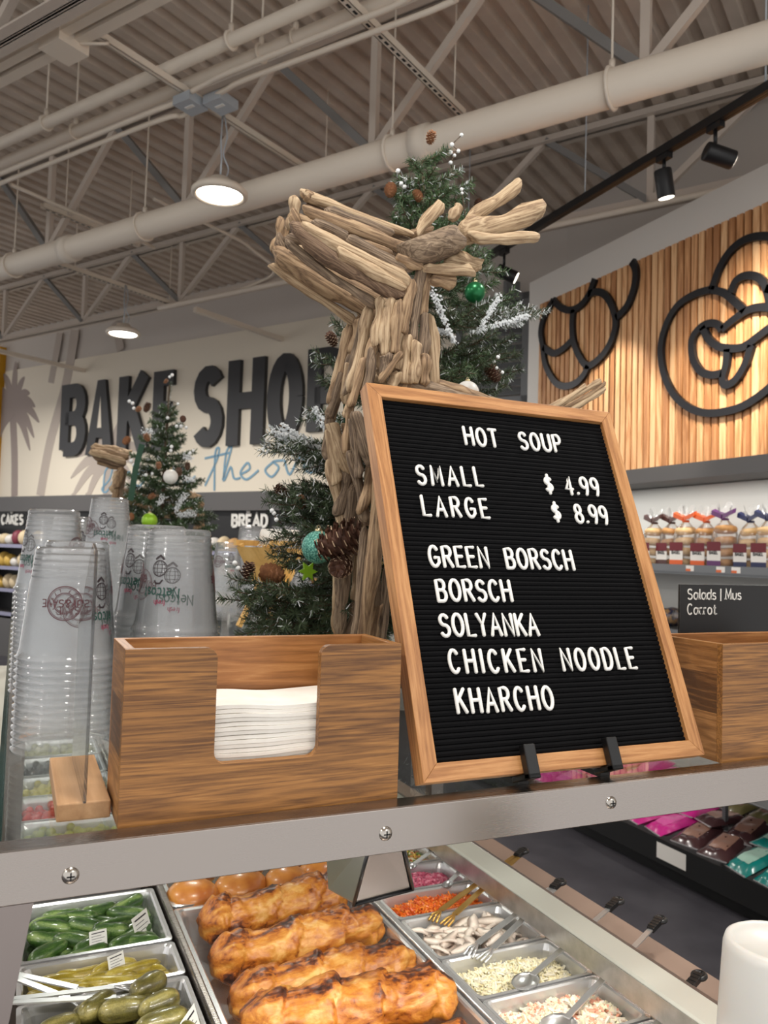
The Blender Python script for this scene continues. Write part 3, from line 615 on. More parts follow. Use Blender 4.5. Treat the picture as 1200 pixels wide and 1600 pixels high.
logo('pretzel_emblem', 'black metal pretzel outline on the right of the slatted panel', 'emblem',
     [[(705, 575), (620, 600), (530, 660), (470, 760), (442, 880), (458, 1010), (510, 1120), (590, 1190), (680, 1218), (780, 1210), (880, 1178), (1000, 1095), (1080, 1000), (1120, 880), (1130, 760), (1105, 660), (1050, 590), (990, 570)],
      [(708, 575), (745, 470), (800, 380), (870, 322), (950, 298), (1030, 305), (1100, 360), (1150, 450), (1155, 560), (1110, 660)],
      [(705, 575), (770, 592), (820, 630), (880, 685)], [(808, 590), (835, 530), (890, 502), (950, 512), (990, 560), (1010, 640)],
      [(762, 785), (800, 750), (880, 692), (940, 670), (1000, 668), (1060, 690)], [(762, 785), (735, 755), (690, 752), (640, 782), (605, 840), (610, 930), (650, 1000), (710, 1020), (762, 1010)],
      [(660, 770), (690, 830), (740, 870), (790, 880), (850, 880), (890, 865), (950, 820), (1010, 775)], [(790, 885), (782, 970), (765, 1040), (780, 1072), (830, 1048), (880, 970), (915, 865)]], .044, None, 3.333, (900, 280))

# ------------------------------------------------------------------ the food bar
ZG = CH - .26            # glass shelf top
ZP = CH - .66            # pan rims
bar = thing('salad_bar', 'stainless steel food bar with a glass shelf above the food pans', 'food bar', (.5, .75, 0))
B0 = V3((.5, .75, 0))
def bpart(name, mb, m, parent=bar, bevel=0): return mb.build(name, m, parent, loc=-B0 if parent is bar else (0, 0, 0), bevel=bevel)
mb = MB(); mb.box(-.06, .748, ZG - .042, 1.16, .751, ZG + .002); mb.box(-.06, .751, ZG - .001, 1.16, .778, ZG + .002)
rail = bpart('front_rail', mb, 'brushed_steel', bevel=.0008)
for x, z in ((.055, -.2835), (.35, -.282), (.634, -.2795), (.92, -.28)):
    mb = MB(); mb.lathe([(0, -.0035), (.003, -.0034), (.0062, -.002), (.0072, 0)], 20, (x, .748, CH + z), axis='Y')
    sc_o = mb.build('screw', 'screw_steel', rail)
    mb = MB(); mb.box(x - .0033, .7442, CH + z - .0006, x + .0033, .7448, CH + z + .0006); mb.box(x - .0006, .7442, CH + z - .0033, x + .0006, .7448, CH + z + .0033)
    mb.build('cross_slot', 'black_metal', sc_o) if False else mb.build('cross_slot', 'black_metal', rail)
mb = MB(); mb.prism([(-.16, ZG - .042), (.027, ZG - .042), (.012, ZG - .14), (-.06, ZP - .02), (-.16, ZP - .02)], .003, lambda a, b, c: (a, .748 + c, b))
mb.box(-.16, .7481, ZG - .0421, -.059, .7509, ZG + .002)
bpart('end_post', mb, 'post_steel')
mb = MB(); mb.box(0, .752, ZG - .0105, 1.12, 4.6, ZG - .0015); bpart('glass_shelf', mb, 'shelf_glass')
mb = MB(); mb.box(-.007, .752, ZG - .0125, .0, 4.6, ZG); bpart('glass_edge', mb, 'shelf_edge')
for y in (2.0, 3.3, 4.5):
    for x in (.02, 1.08):
        mb = MB(); mb.box(x - .018, y - .018, ZP - .03, x + .018, y + .018, ZG - .0112); bpart('shelf_post', mb, 'post_steel')
mb = MB(); mb.box(1.095, .80, .05, 1.118, .835, ZG - .0112); bpart('shelf_post', mb, 'post_steel')
# flared steel hood under the rail
p = [(.358, .80, -.303), (.392, .80, -.303), (.437, .856, -.390), (.363, .856, -.397), (.350, .93, -.303), (.385, .93, -.303), (.43, .95, -.395), (.368, .95, -.418)]
mb = MB(); mb.add([(a, b, CH + c) for a, b, c in p], [(0, 3, 2, 1), (4, 5, 6, 7), (0, 4, 7, 3), (1, 2, 6, 5), (0, 1, 5, 4), (3, 7, 6, 2)]); mat('hood_steel', (176, 172, 168), .3, 1); h_ = bpart('lamp_hood', mb, 'hood_steel', bevel=.003)
mb = MB()
for i, j in ((0, 3), (3, 2), (2, 1)):
    a, b = V3(p[i]) + V3((0, -.001, CH)), V3(p[j]) + V3((0, -.001, CH)); mb.tube([a, b], .0022, 6)
mb.build('hood_gasket', 'black_plastic', h_)
# body: well, dividers, curb, tray ledge
mb = MB(); mb.box(-.12, .74, .1, .93, 4.6, ZP - .1305); bpart('cabinet', mb, 'post_steel')
mb = MB(); mb.box(-.12, .52, ZP - .13, .98, .74, ZP - .10); bpart('front_ledge', mb, 'brushed_steel')
mb = MB(); mb.box(.274, .76, ZP - .12, .286, 3.4, ZP + .012); bpart('divider', mb, 'brushed_steel', bevel=.003)
mb = MB(); mb.box(.6415, .76, ZP - .12, .6535, 3.4, ZP + .004); bpart('divider', mb, 'pan_steel', bevel=.002)
mb = MB(); mb.box(-.12, .74, ZP - .13, -.0, 4.6, ZP + .02); bpart('left_curb', mb, 'curb_steel', bevel=.004)
mb = MB(); mb.prism([(.840, .024), (.840, .058), (.843, .061), (.886, .065), (.889, .062), (.889, .024)], 3.9, lambda a, b, c: (a, .70 + c, ZP + b)); bpart('raised_curb', mb, 'curb_steel')
mat('curb_reflection_steel', (196, 194, 190), .34, .95, c2=(170, 168, 164), ns=30); mb = MB(); mb.box(.838, .70, ZP + .024, .8398, 4.6, ZP + .057); bpart('curb_reflection_face', mb, 'curb_reflection_steel')  # added sheet; its darker mottled grey puts the pans' reflection into the colour
mb = MB(); mb.box(.8895, .70, ZP + .03, .899, 4.6, ZP + .062); bpart('curb_lip', mb, 'post_steel', bevel=.002)
for y in (.705, 2.2, 4.5): mb = MB(); mb.box(.872, y, ZP - .02, .886, y + .02, ZP + .0239); bpart('curb_foot', mb, 'post_steel')
mb = MB(); mb.box(.871, .74, ZP - .13, .93, 4.6, ZP - .004); bpart('right_rim', mb, 'pan_steel', bevel=.002)
mat('ledge_tan', (150, 126, 112), .5)
mb = MB(); mb.box(.931, .60, ZP - .06, 1.092, 4.6, ZP - .032); bpart('tray_ledge', mb, 'ledge_tan')

# unseen fill light added under the glass shelf to brighten the food
def strip(loc, sx, sy, power):
    l = bpy.data.lights.new('food_fill', 'AREA'); l.shape = 'RECTANGLE'; l.size = sx; l.size_y = sy; l.energy = power; l.color = (1, .95, .88)
    o = bpy.data.objects.new('food_fill', l); C.objects.link(o); o.location = loc; return o
FOOD_FILL = strip((.5, .80, ZG - .03), .85, .02, 4.0)
FOOD_FILL.rotation_euler = (math.radians(25), 0, 0)

# ------------------------------------------------------------------ napkin box
def rrect_notch(x0, x1, z0, z1, cx0, cx1, cz, r=.011):
    p = [(x0, z0), (x1, z0), (x1, z1)] + [(cx1 + r - r*math.sin(a), z1 - r + r*math.cos(a)) for a in np.linspace(0, PI/2, 6)]
    p += [(cx1 - r + r*math.cos(a), cz + r - r*math.sin(a)) for a in np.linspace(0, PI/2, 6)]
    p += [(cx0 + r - r*math.sin(a), cz + r - r*math.cos(a)) for a in np.linspace(0, PI/2, 6)]
    p += [(cx0 - r + r*math.cos(a), z1 - r + r*math.sin(a)) for a in np.linspace(0, PI/2, 6)]
    return p + [(x0, z1)]
HX0, HX1, HY0, HY1, HH = 0, .282, 0, .098, .163
box = thing('napkin_box', 'acacia wood box with a notched front holding white napkins, left of the menu board', 'box', (.0955, .780, ZG))
mb = MB(); mb.prism(rrect_notch(0, .282, 0, .163, .086, .1915, .052), .0095, lambda a, b, c: (a, c, b)); mb.build('front_panel', 'acacia', box, bevel=.0006)
mb = MB(); mb.box(0, .0885, 0, .282, .098, .163); mb.build('back_panel', 'acacia_pale', box, bevel=.0006)
for x in (0, .2725): MB().box(x, .0097, 0, x + .0095, .0883, .163).build('side_panel', 'acacia_side', box, bevel=.0006)
MB().box(.0097, .0097, 0.001, .2723, .0883, .007).build('bottom_panel', 'acacia_side', box)
rnd = random.Random(7)
NP = 23
def napkin_mesh(k):
    mb = MB(); nx = 24; vs = []; th = .0036
    ph = k*.6
    for zz in (0, th):
        for yy in (.0125 + .001*math.sin(k*2.1), .084):
            for i in range(nx + 1):
                x = .062 + .158*i/nx; w_ = .0011*math.sin(i/nx*7 + k*.25)*min(1, k/8) - .0024*math.exp(-((i/nx - .55)/.2)**2)*min(1, k/14)
                vs.append((x, yy, zz + w_ + (.004*k/NP if yy > .05 else 0)))
    n = nx + 1; F = []
    for i in range(nx):
        F += [(i, n + i, n + i + 1, i + 1), (2*n + i, 2*n + i + 1, 3*n + i + 1, 3*n + i), (i, i + 1, 2*n + i + 1, 2*n + i), (n + i, 3*n + i, 3*n + i + 1, n + i + 1)]
    F += [(0, 2*n, 3*n, n), (nx, n + nx, 3*n + nx, 2*n + nx)]
    return mb.add(vs, F, 0, False)
for k in range(NP):
    o = napkin_mesh(k).build('napkin', 'napkin', None, loc=(.0955 + rnd.uniform(-.0015, .0015), .780, ZG + .0105 + k*.0041))
    tag(o, 'folded white paper napkin in the pile inside the notched wooden box' if k < NP - 1 else 'top folded white napkin of the pile inside the notched wooden box', 'napkin', 'napkins in the wooden box' if k < NP - 1 else None)

# ------------------------------------------------------------------ second box and its sign
box2 = thing('wooden_box', 'plain acacia wood box at the right end behind the menu board', 'box', (.840, .780, ZG))
mb = MB(); mb.box(0, 0, 0, .30, .0095, .153); mb.build('front_panel', 'acacia', box2, bevel=.0006)
mb = MB(); mb.box(0, .1235, 0, .30, .133, .153); mb.build('back_panel', 'acacia_pale', box2, bevel=.0006)
for x in (0, .2905): MB().box(x, .0097, 0, x + .0095, .1233, .153).build('side_panel', 'acacia_side', box2, bevel=.0006)
MB().box(.0097, .0097, .001, .2903, .1233, .007).build('bottom_panel', 'acacia_side', box2)
sg = thing('food_sign', 'black sign reading Salads and Carrot behind the plain wooden box', 'sign', (.962, .98, ZG))
mb = MB(); mb.box(0, 0, .145, .30, .004, .222); mb.build('board', 'soffit_black', sg, bevel=.0005)
mb = MB(); mb.box(-.001, -.0004, .2215, .301, .0045, .2228); mb.box(-.001, -.0004, .145, 0, .0045, .2215); mb.build('edge_trim', 'acrylic', sg)
MB().box(.05, .0, .0, .25, .004, .145).build('stem', 'acrylic', sg); MB().box(.04, -.03, 0, .26, .04, .003).build('foot', 'acrylic', sg)
for tx, x, z in (('Salads | Mus', .0155, .1985), ('Carrot', .0155, .1745)):
    mb = MB(); text_ribbon(mb, tx, x, z, .0165, .0021, .0008, lambda a, b, c: (a, -.0002 - c, b), .22)
    for st_ in text_strokes(tx, x, z, .0165, .22):       # slab feet
        for e in (st_[0], st_[-1]):
            d = .0026
            if abs(e[1] - z) < .001 and 'S' not in tx[:0]: mb.ribbon([(e[0] - d, e[1] + .0006), (e[0] + d, e[1] + .0006)], .0014, .0008, lambda a, b, c: (a, -.0002 - c, b))
    mb.build('lettering', 'white_letter', sg)

# ------------------------------------------------------------------ menu letter board on its easel
TILT = math.radians(22.5); BW, BH, BD = .3965, .499, .022
board = thing('letter_board', 'oak framed black felt letter board listing hot soups in white letters', 'menu board', (.402, .768, ZG + .0175))
board.rotation_euler = (-TILT, 0, 0)            # local x right, z up the board, -y towards the reader
fw = .0195
for q_ in ([(0, 0), (BW, 0), (BW - fw, fw), (fw, fw)], [(0, BH), (fw, BH - fw), (BW - fw, BH - fw), (BW, BH)]): MB().prism(q_, BD, lambda a, b, c: (a, c, b)).build('frame_rail', 'oak', board, bevel=.0008)
wood('oak_stile', (142, 92, 50), (178, 124, 74), (202, 150, 98), 'Z', 220, .45, seed=6.0, swirl=.8)
for q_ in ([(0, 0), (fw, fw), (fw, BH - fw), (0, BH)], [(BW, 0), (BW, BH), (BW - fw, BH - fw), (BW - fw, fw)]): MB().prism(q_, BD, lambda a, b, c: (a, c, b)).build('frame_stile', 'oak_stile', board, bevel=.0008)
mb = MB(); nr = 74; ph = (BH - 2*fw)/nr; prof = []
for i in range(nr): z = fw + i*ph; prof += [(z, .0085), (z + ph*.12, .0064), (z + ph*.5, .0056), (z + ph*.88, .0064)]
prof.append((BH - fw, .0085)); n = len(prof)
mb.add([(x, y, z) for x in (fw, BW - fw) for z, y in prof], [(i, n + i, n + i + 1, i + 1) for i in range(n - 1)], 0, False)
mb.build('felt_panel', 'felt', board); MB().box(fw*.5, .0095, fw*.5, BW - fw*.5, .014, BH - fw*.5).build('backing', 'soffit_black', board)
def board_uv(x, y):                                # pixel -> board plane
    d = ray(x, y); o = V3((.402, .768, ZG + .0175)); up = V3((0, math.sin(TILT), math.cos(TILT))); nn = V3((0, -math.cos(TILT), math.sin(TILT)))
    o2 = o - nn*(-.0) + V3((0, 0, -CH)); t = (o2.dot(nn) - .004*0)/d.dot(nn); p_ = d*t - o2
    return p_.x, p_.dot(up)
LH = .0262
def letter(ch, x, z, h):
    mb = MB(); w, st_ = G[ch]; r = h*.086
    for i, q in enumerate(st_):
        q = [(a*h*.74, b*h) for a, b in q]
        if len(q) == 2: q = [q[0], ((q[0][0] + q[1][0])/2, (q[0][1] + q[1][1])/2), q[1]]
        pts = [V3((a, -.0005*i*0, b)) for a, b in q]
        d0, d1 = (pts[0] - pts[1]).normalized(), (pts[-1] - pts[-2]).normalized()
        pts = [pts[0] + d0*r*.7] + [pts[0] + d0*r*.35] + pts + [pts[-1] + d1*r*.35, pts[-1] + d1*r*.7]
        rr = [r*.55, r*.85] + [r]*(len(pts) - 4) + [r*.85, r*.55]
        mb.tube(pts, rr, 8, flat=1.0, up=(0, 1, 0))
    o = mb.build('letter', 'white_letter', board, loc=(x, .0042, z)); return o
# each line: text, left end and right end on the photograph's board, base line
for tx, l, r_ in (('HOT SOUP', (731, 692), (881, 704)), ('SMALL', (656, 754), (757, 757)), ('$ 4.99', (858, 768), (940, 772)), ('LARGE', (665, 803), (767, 807)), ('$ 8.99', (870, 812), (954, 817)),
                  ('GREEN BORSCH', (676, 883), (900, 888)), ('BORSCH', (688, 937), (803, 937)), ('SOLYANKA', (693, 992), (845, 991)), ('CHICKEN', (708, 1050), (852, 1047)), ('NOODLE', (885, 1046), (998, 1043)), ('KHARCHO', (719, 1113), (869, 1106))):
    (x0, z0), (x1, z1) = board_uv(*l), board_uv(*r_)
    h = LH; tot = sum(G[c][0]*h*.74 for c in tx if c != ' '); nsp = tx.count(' '); gaps = len(tx.replace(' ', '')) - 1
    sp = {'HOT SOUP': .030, 'GREEN BORSCH': .021, '$ 4.99': .016, '$ 8.99': .02}.get(tx, .02)
    g = (x1 - x0 - tot - nsp*sp)/max(1, gaps); x = x0
    rnd = random.Random(len(tx)*7 + ord(tx[0]))
    for ch in tx:
        if ch == ' ': x += sp; continue
        letter(ch, x, z0 + (z1 - z0)*(x - x0)/(x1 - x0) + rnd.uniform(-.0004, .0004), h); x += G[ch][0]*h*.74 + g

# easel
es = thing('easel', 'black plastic display easel whose two lips hold the menu board', 'easel', (.60, .80, ZG))
ct, stn = math.cos(TILT), math.sin(TILT)
def bl(x, y, z):                                   # board frame -> easel frame
    p_ = V3((.402, .768, ZG + .0175)) + V3((x, y*ct + z*stn, -y*stn + z*ct)); return p_ - es.location
for x in (.124, .240):
    mb = MB()
    mb.add([bl(x + a, b, c) for c in (-.0075, -.0008) for b in (-.0125, BD + .003) for a in (0, .0155)], [(0, 2, 3, 1), (4, 5, 7, 6), (0, 1, 5, 4), (2, 6, 7, 3), (0, 4, 6, 2), (1, 3, 7, 5)])
    mb.add([bl(x + a, b, c) for c in (-.0075, .030) for b in (-.0125, -.0012) for a in (0, .0155)], [(0, 2, 3, 1), (4, 5, 7, 6), (0, 1, 5, 4), (2, 6, 7, 3), (0, 4, 6, 2), (1, 3, 7, 5)])
    mb.build('lip', 'black_plastic', es, bevel=.0015)
    mb = MB(); mb.beam(bl(x + .008, BD + .007, .002), bl(x + .008, BD + .007, .25), .0155, .008, (0, -1, 0)); mb.build('upright', 'black_plastic', es, bevel=.001)
    mb = MB(); p_ = bl(x + .008, BD + .012, -.004); mb.box(p_.x - .007, p_.y - .02, 0, p_.x + .007, p_.y + .165, .006); mb.beam(V3((p_.x, p_.y + .16, .003)), bl(x + .008, BD + .013, .2), .013, .006, (0, 1, 0)); mb.build('foot', 'black_plastic', es)
p0_, p1_ = bl(.128, BD + .016, .12), bl(.252, BD + .016, .12); MB().tube([p0_, p1_], .005, 8).build('cross_bar', 'black_plastic', es)

# ------------------------------------------------------------------ clear cups
def cup_profile(h=.14, rb=.059, rt=.0425):
    pr = [(rb, 0), (rb + .0015, .0012), (rb + .0015, .0042), (rb - .0008, .0052)]
    f = lambda t: rb - .002 + (rt - rb + .002)*t
    for t in (.10, .25, .45, .62): pr.append((f(t), h*t))
    for k in range(5): t = .70 + k*.052; pr += [(f(t), h*t), (f(t) - .0007, h*(t + .008)), (f(t + .03) - .0007, h*(t + .033)), (f(t + .04), h*(t + .04))]
    pr += [(rt, h*.975), (rt - .003, h), (rt - .006, h*.99), (.0, h*.985)]
    return pr
cup_me = MB().lathe(cup_profile(), 40)
def cone_fn(th0, h=.14, rb=.059, rt=.0425):         # writing wraps round the cup, upside down like the cup
    def fn(a, b, c):
        z = .072 - b; r = rb - .002 + (rt - rb + .002)*(z/h) + .0006 + c; th = th0 - a/r
        return (r*math.sin(th + PI)*-1, r*math.cos(th + PI), z)
    return fn
def prints():
    out = []
    for th0 in (0.0, PI):
        fn = cone_fn(th0)
        mb = MB()
        for r_, w_ in ((.0205, .0011), (.0188, .0006), (.0125, .0009), (.011, .0005)): mb.ribbon([(r_*math.cos(a), r_*math.sin(a)) for a in np.linspace(0, 2*PI, 33)[:-1]], w_, .0001, fn, closed=True)
        for i, ch in enumerate('EVERYDAYMARKET'):
            an = math.radians(90 - (i - 6.5)*24.5); rr_ = .0157
            for st_ in G[ch][1]:
                hh = .0036; mb.ribbon([(rr_*math.cos(an) + ((a - .3)*hh)*math.sin(an) + (b - .5)*hh*math.cos(an), rr_*math.sin(an) - (a - .3)*hh*math.cos(an) + (b - .5)*hh*math.sin(an)) for a, b in st_[::2] + ([st_[-1]] if len(st_) % 2 == 0 else [])], .0006, .0001, fn)
        out.append((mb, 'print_maroon', 'badge_print'))
        mb = MB(); text_ribbon(mb, 'BUY&SAVE', -text_width('BUY&SAVE', .0088, .2)/2, -.0042, .0088, .0012, .00015, fn, .2); out.append((mb, 'print_maroon', 'badge_lettering'))
        fn = cone_fn(th0 + 1.0)
        mb = MB(); text_ribbon(mb, 'Netcost', -.029, .012, .0135, .0017, .0001, fn, .16, .9); out.append((mb, 'print_green', 'brand_lettering'))
        mb = MB(); text_ribbon(mb, 'fresh', -.012, .028, .007, .0009, .0001, fn, .14, .8); out.append((mb, 'print_pink', 'brand_caption'))
        mb = MB(); q = cone_fn(th0 + 1.0); cy = -.014
        for r_ in (.0105,): mb.ribbon([(r_*math.cos(a), cy + r_*math.sin(a)) for a in np.linspace(0, 2*PI, 25)[:-1]], .0011, .0001, q, closed=True)
        for k in (.35, .75): mb.ribbon([(.0105*k*math.cos(a), cy + .0105*math.sin(a)) for a in np.linspace(0, 2*PI, 25)[:-1]], .0007, .0001, q, closed=True)
        for k in (-.5, 0, .5): mb.ribbon([(-.0105*math.sqrt(1 - k*k), cy + .0105*k), (.0105*math.sqrt(1 - k*k), cy + .0105*k)], .0007, .0001, q)
        mb.ribbon([(-.006, .001), (-.002, .006), (.004, .006), (.006, .002)], .0022, .0001, q); mb.ribbon([(-.006, -.026), (0, -.031), (.007, -.026)], .0028, .0001, q)
        out.append((mb, 'print_dark', 'globe_print'))
    groups = {}
    for i_, (mb, m, nm) in enumerate(out):
        g = groups.setdefault((m, nm, i_), MB()); b = len(g.v); g.v += mb.v; g.f += [[i + b for i in f] for f in mb.f]; g.m += mb.m; g.sm += mb.sm
    return groups
proto = thing('deli_cup', 'x', 'cup', (0, 0, 0))
cup_body = cup_me.build('cup_wall', 'cup_clear', proto)
for (m, nm, i_), g in prints().items(): g.build(nm, m, proto)
plain = thing('deli_cup', 'x', 'cup', (0, 0, 0)); c_ = cup_body.copy(); C.objects.link(c_); c_.parent = plain
used = []
def stack(x, y, n, label, group, p_=.0088, rz=0, z=ZG, lean=(0, 0), sc_=1, printed=2):
    for k in range(n):
        src = proto if k >= n - printed else plain
        loc = (x + lean[0]*k, y + lean[1]*k, z + .0003 + k*p_*sc_); rot = (0, 0, rz + .03*k + (.4 if k == n - 2 else 0))
        last = k == n - 1
        if src not in used:
            used.append(src); src.location, src.rotation_euler, src.scale = loc, rot, (sc_,)*3; o = src
        else: o = dup(src, loc, rot, sc_)
        if 'group' in o: del o['group']
        if last: tag(o, 'topmost clear cup of ' + label, 'cup')
        else: tag(o, 'clear cup nested in ' + label, 'cup', group)
stack(.064, 1.112, 14, 'the front left stack beside the napkin box', 'front left cup stack', rz=2.6, p_=.0087)
stack(.079, 1.236, 15, 'the stack half hidden right behind the front left one', 'second left cup stack', rz=1.3, p_=.0087)
stack(.207, 1.15, 17, 'the stack standing right behind the napkin box', 'cup stack behind the napkin box', rz=4.1, p_=.0089)
stack(.196, 1.282, 18, 'the stack leaning behind the one at the napkin box', 'rear cup stack behind the napkin box', rz=.6, p_=.0088)
stack(.058, 1.54, 21, 'the tall left edge stack third in its row', 'third left cup stack', rz=.3, p_=.0088)
stack(.200, 2.05, 27, 'the tallest left stack just below the small tree', 'tallest cup stack by the small tree', rz=1.0, p_=.0088)
stack(.125, 2.2, 22, 'the low stack between the two tall rear left stacks', 'low rear cup stack', rz=2.0, p_=.0088)
# far cups on the same glass shelf, seen left of the tall tree
for i, (px, py, d, lab) in enumerate(((392, 822, 3.0, 'far stack directly below the BREAD lettering'), (442, 822, 3.15, 'wide far stack right of the BREAD one'), (356, 848, 2.9, 'far stack left of the BREAD one'), (420, 842, 2.75, 'far stack in front of the BREAD one'), (468, 824, 3.3, 'far stack nearest the tree branches'))):
    q = at_y(px, py, d); n = max(6, int((q.z - ZG - .14)/.0165)); stack(q.x, d, n, 'the ' + lab, 'cups in the ' + lab, rz=i, p_=(q.z - ZG - .14)/(n - 1), printed=1)
rk = thing('cup_rack', 'wooden plank with an upright acrylic plate in front of the left cup stacks', 'stand', (.069, .93, ZG))
MB().box(-.024, -.113, 0, .024, .066, .017).build('plank', 'plank_wood', rk, bevel=.0015)
mb = MB(); mb.prism([(-.119, .0), (.05, .0), (.05, .15), (-.085, .243), (-.119, .236)], .003, lambda a, b, c: (-.0015 + c, a, b + .017)); mb.build('acrylic_plate', 'acrylic', rk, bevel=.0008)

# white cups at the lower right corner
wc = MB().lathe([(.0505, 0), (.052, .002), (.052, .006), (.050, .007), (.0475, .05), (.0445, .098), (.0425, .1045), (.039, .1065), (.036, .104), (.034, .101), (.0, .1005)], 40)
wcr = wc.build('paper_cup', 'white_cup'); QC = V3((.615, .508, 0)); zb = ZP - .10
nW = 22
for k in range(nW):
    o = wcr if k == 0 else wcr.copy()
    if k: C.objects.link(o)
    o.location = (QC.x, QC.y, CH - .3255 - .1065 - (nW - 1 - k)*.0085)
    if k == nW - 1: tag(o, 'topmost white cup standing upside down at the lower right corner', 'cup')
    else: tag(o, 'white cup nested below the topmost one at the lower right corner', 'cup', 'white cup stack')

# ------------------------------------------------------------------ driftwood reindeer
def stick(p0, p1, w, seed, kind=0, flat=.7, ends=(.55, .6), bend=.03):
    p0, p1 = V3(p0), V3(p1); rnd = random.Random(seed); d = p1 - p0; L = d.length; x = d.normalized(); e0, e1 = rnd.uniform(-.7, .7), rnd.uniform(-.7, .7); ends = (rnd.uniform(.5, .95), rnd.uniform(.5, .95))
    a = x.orthogonal().normalized(); b = x.cross(a); n = 18; mb = MB(); path, rr = [], []
    b1, b2 = rnd.uniform(-bend, bend)*L, rnd.uniform(-bend, bend)*L
    for i in range(n + 1):
        t = i/n; path.append(V3((t*L, b1*math.sin(PI*t) + w*.06*math.sin(7*t + seed), b2*math.sin(PI*t)*.5)))
        e = min(1, (t/.07)**.5*(1 - ends[0]) + ends[0]) if t < .07 else min(1, ((1 - t)/.07)**.5*(1 - ends[1]) + ends[1]) if t > .93 else 1
        rr.append(w/2*e*(1 + .13*math.sin(9*t + seed*1.3) + .10*math.sin(4.2*t + seed)))
    path = [V3((-w*.07, 0, 0))] + path + [V3((L + w*.07, 0, 0))]; rr = [rr[0]*.7] + rr + [rr[-1]*.7]
    mb.tube(path, rr, 14, up=(0, 0, 1), flat=flat)
    for i, v in enumerate(mb.v):
        q = V3(v); nz = noise.noise(q*45 + V3((seed*3.1, 0, 0)))*.16*w + noise.noise(V3((q.x*14, q.y*220, q.z*220)) + V3((seed, 2, 1)))*.13*w; sh_ = (e0 if q.x < L*.15 else e1 if q.x > L*.85 else 0); q.x += sh_*q.y
        mb.v[i] = (q.x, q.y*(1 + nz/w*1.2), q.z*(1 + nz/w*1.2))
    return mb, p0, x
def place_stick(root, p0, p1, w, seed, kind, name='driftwood_stick', face=None, **k):
    mb, q0, x = stick(p0, p1, w, seed, kind, **k)
    o = mb.build(name, DRIFT[kind], root); f = V3(face or (0, -1, 0)); f = (f - x*f.dot(x)); f = f.normalized() if f.length > .05 else x.orthogonal().normalized()
    y = f.cross(x)
    mt = Matrix((x, y, f)).transposed().to_4x4(); mt.translation = q0 - root.location
    o.matrix_local = mt; return o
deer = thing('driftwood_reindeer', 'large driftwood reindeer figure standing behind the menu board', 'sculpture', (.52, 1.12, ZG))
def zpx(ox, oy, s): return lambda x, y: (ox + x/s, oy + y/s)
zh, zl = zpx(420, 200, 2.727), zpx(340, 560, 3.3333)
Y0 = 1.12
HEAD = [  # head and muzzle: start, end, width in zoom pixels, depth, kind
 ((145, 285), (610, 458), 34, -.01, 0), ((240, 352), (525, 455), 40, -.028, 2), ((150, 345), (598, 520), 48, -.036, 1), ((140, 410), (600, 650), 52, -.05, 0), ((185, 398), (330, 462), 34, -.045, 2),
 ((330, 468), (612, 608), 44, -.044, 2), ((295, 532), (582, 682), 44, -.055, 0), ((100, 425), (560, 722), 62, -.047, 3), ((72, 480), (455, 752), 34, -.03, 2), ((118, 300), (92, 430), 40, -.012, 0), ((150, 275), (180, 300), 36, -.01, 1),
 ((545, 548), (655, 592), 34, -.05, 1), ((95, 355), (140, 440), 34, -.03, 1), ((470, 690), (570, 712), 36, -.03, 2), ((400, 420), (620, 500), 36, .0, 2), ((160, 330), (400, 440), 40, 0.0, 3)]
ANT = [((628, 458), (738, 325), 50, 0, 0), ((782, 395), (812, 328), 42, .01, 0), ((845, 400), (1070, 238), 52, -.01, 0), ((820, 450), (1165, 350), 88, -.03, 0), ((865, 466), (1148, 468), 52, -.05, 0),
 ((660, 592), (862, 606), 50, -.05, 0), ((770, 552), (898, 592), 66, -.03, 0), ((685, 640), (790, 662), 52, -.04, 1), ((600, 455), (700, 430), 30, 0, 1)]
NECK = [((612, 650), (575, 872), 46, -.05, 1), ((650, 600), (612, 905), 48, -.044, 2), ((682, 612), (655, 800), 42, -.036, 1), ((430, 770), (352, 1120), 44, -.02, 0), ((482, 725), (458, 925), 44, -.04, 0), ((518, 725), (496, 965), 44, -.047, 0),
 ((550, 738), (535, 958), 44, -.052, 1), ((455, 885), (400, 1085), 44, -.035, 1), ((592, 885), (575, 1085), 44, -.045, 0), ((632, 915), (612, 1085), 48, -.05, 0), ((664, 790), (648, 1005), 44, -.038, 2), ((690, 800), (708, 1095), 44, -.025, 0),
 ((665, 965), (660, 1095), 46, -.045, 1), ((500, 965), (488, 1055), 44, -.05, 2), ((560, 955), (470, 1075), 34, -.053, 1), ((405, 800), (335, 1130), 40, -.005, 2), ((440, 940), (420, 1120), 40, -.045, 2), ((545, 1040), (520, 1110), 40, -.045, 0), ((700, 1000), (690, 1180), 40, -.02, 1),
 ((640, 1060), (600, 1250), 44, -.03, 2), ((600, 1060), (560, 1260), 44, -.04, 1)]
LEGS = [((765, 0), (690, 250), 54, -.04, 1), ((735, 20), (672, 300), 44, -.02, 0), ((690, 235), (668, 490), 48, -.03, 1), ((715, 280), (800, 560), 66, -.05, 2), ((775, 285), (815, 520), 54, -.035, 3), ((700, 320), (735, 620), 60, -.045, 2), ((690, 480), (765, 850), 60, -.035, 2), ((800, 545), (748, 800), 60, -.04, 1),
 ((735, 600), (775, 870), 40, -.03, 3), ((832, 630), (755, 1480), 78, -.045, 1), ((760, 880), (712, 1470), 54, -.03, 2), ((858, 860), (828, 1290), 54, -.03, 2), ((832, 1290), (798, 1480), 56, -.03, 1), ((885, 1080), (855, 1480), 54, -.02, 2), ((860, 640), (850, 900), 54, -.03, 3), ((810, 540), (850, 760), 60, -.03, 2)]
sd = 1
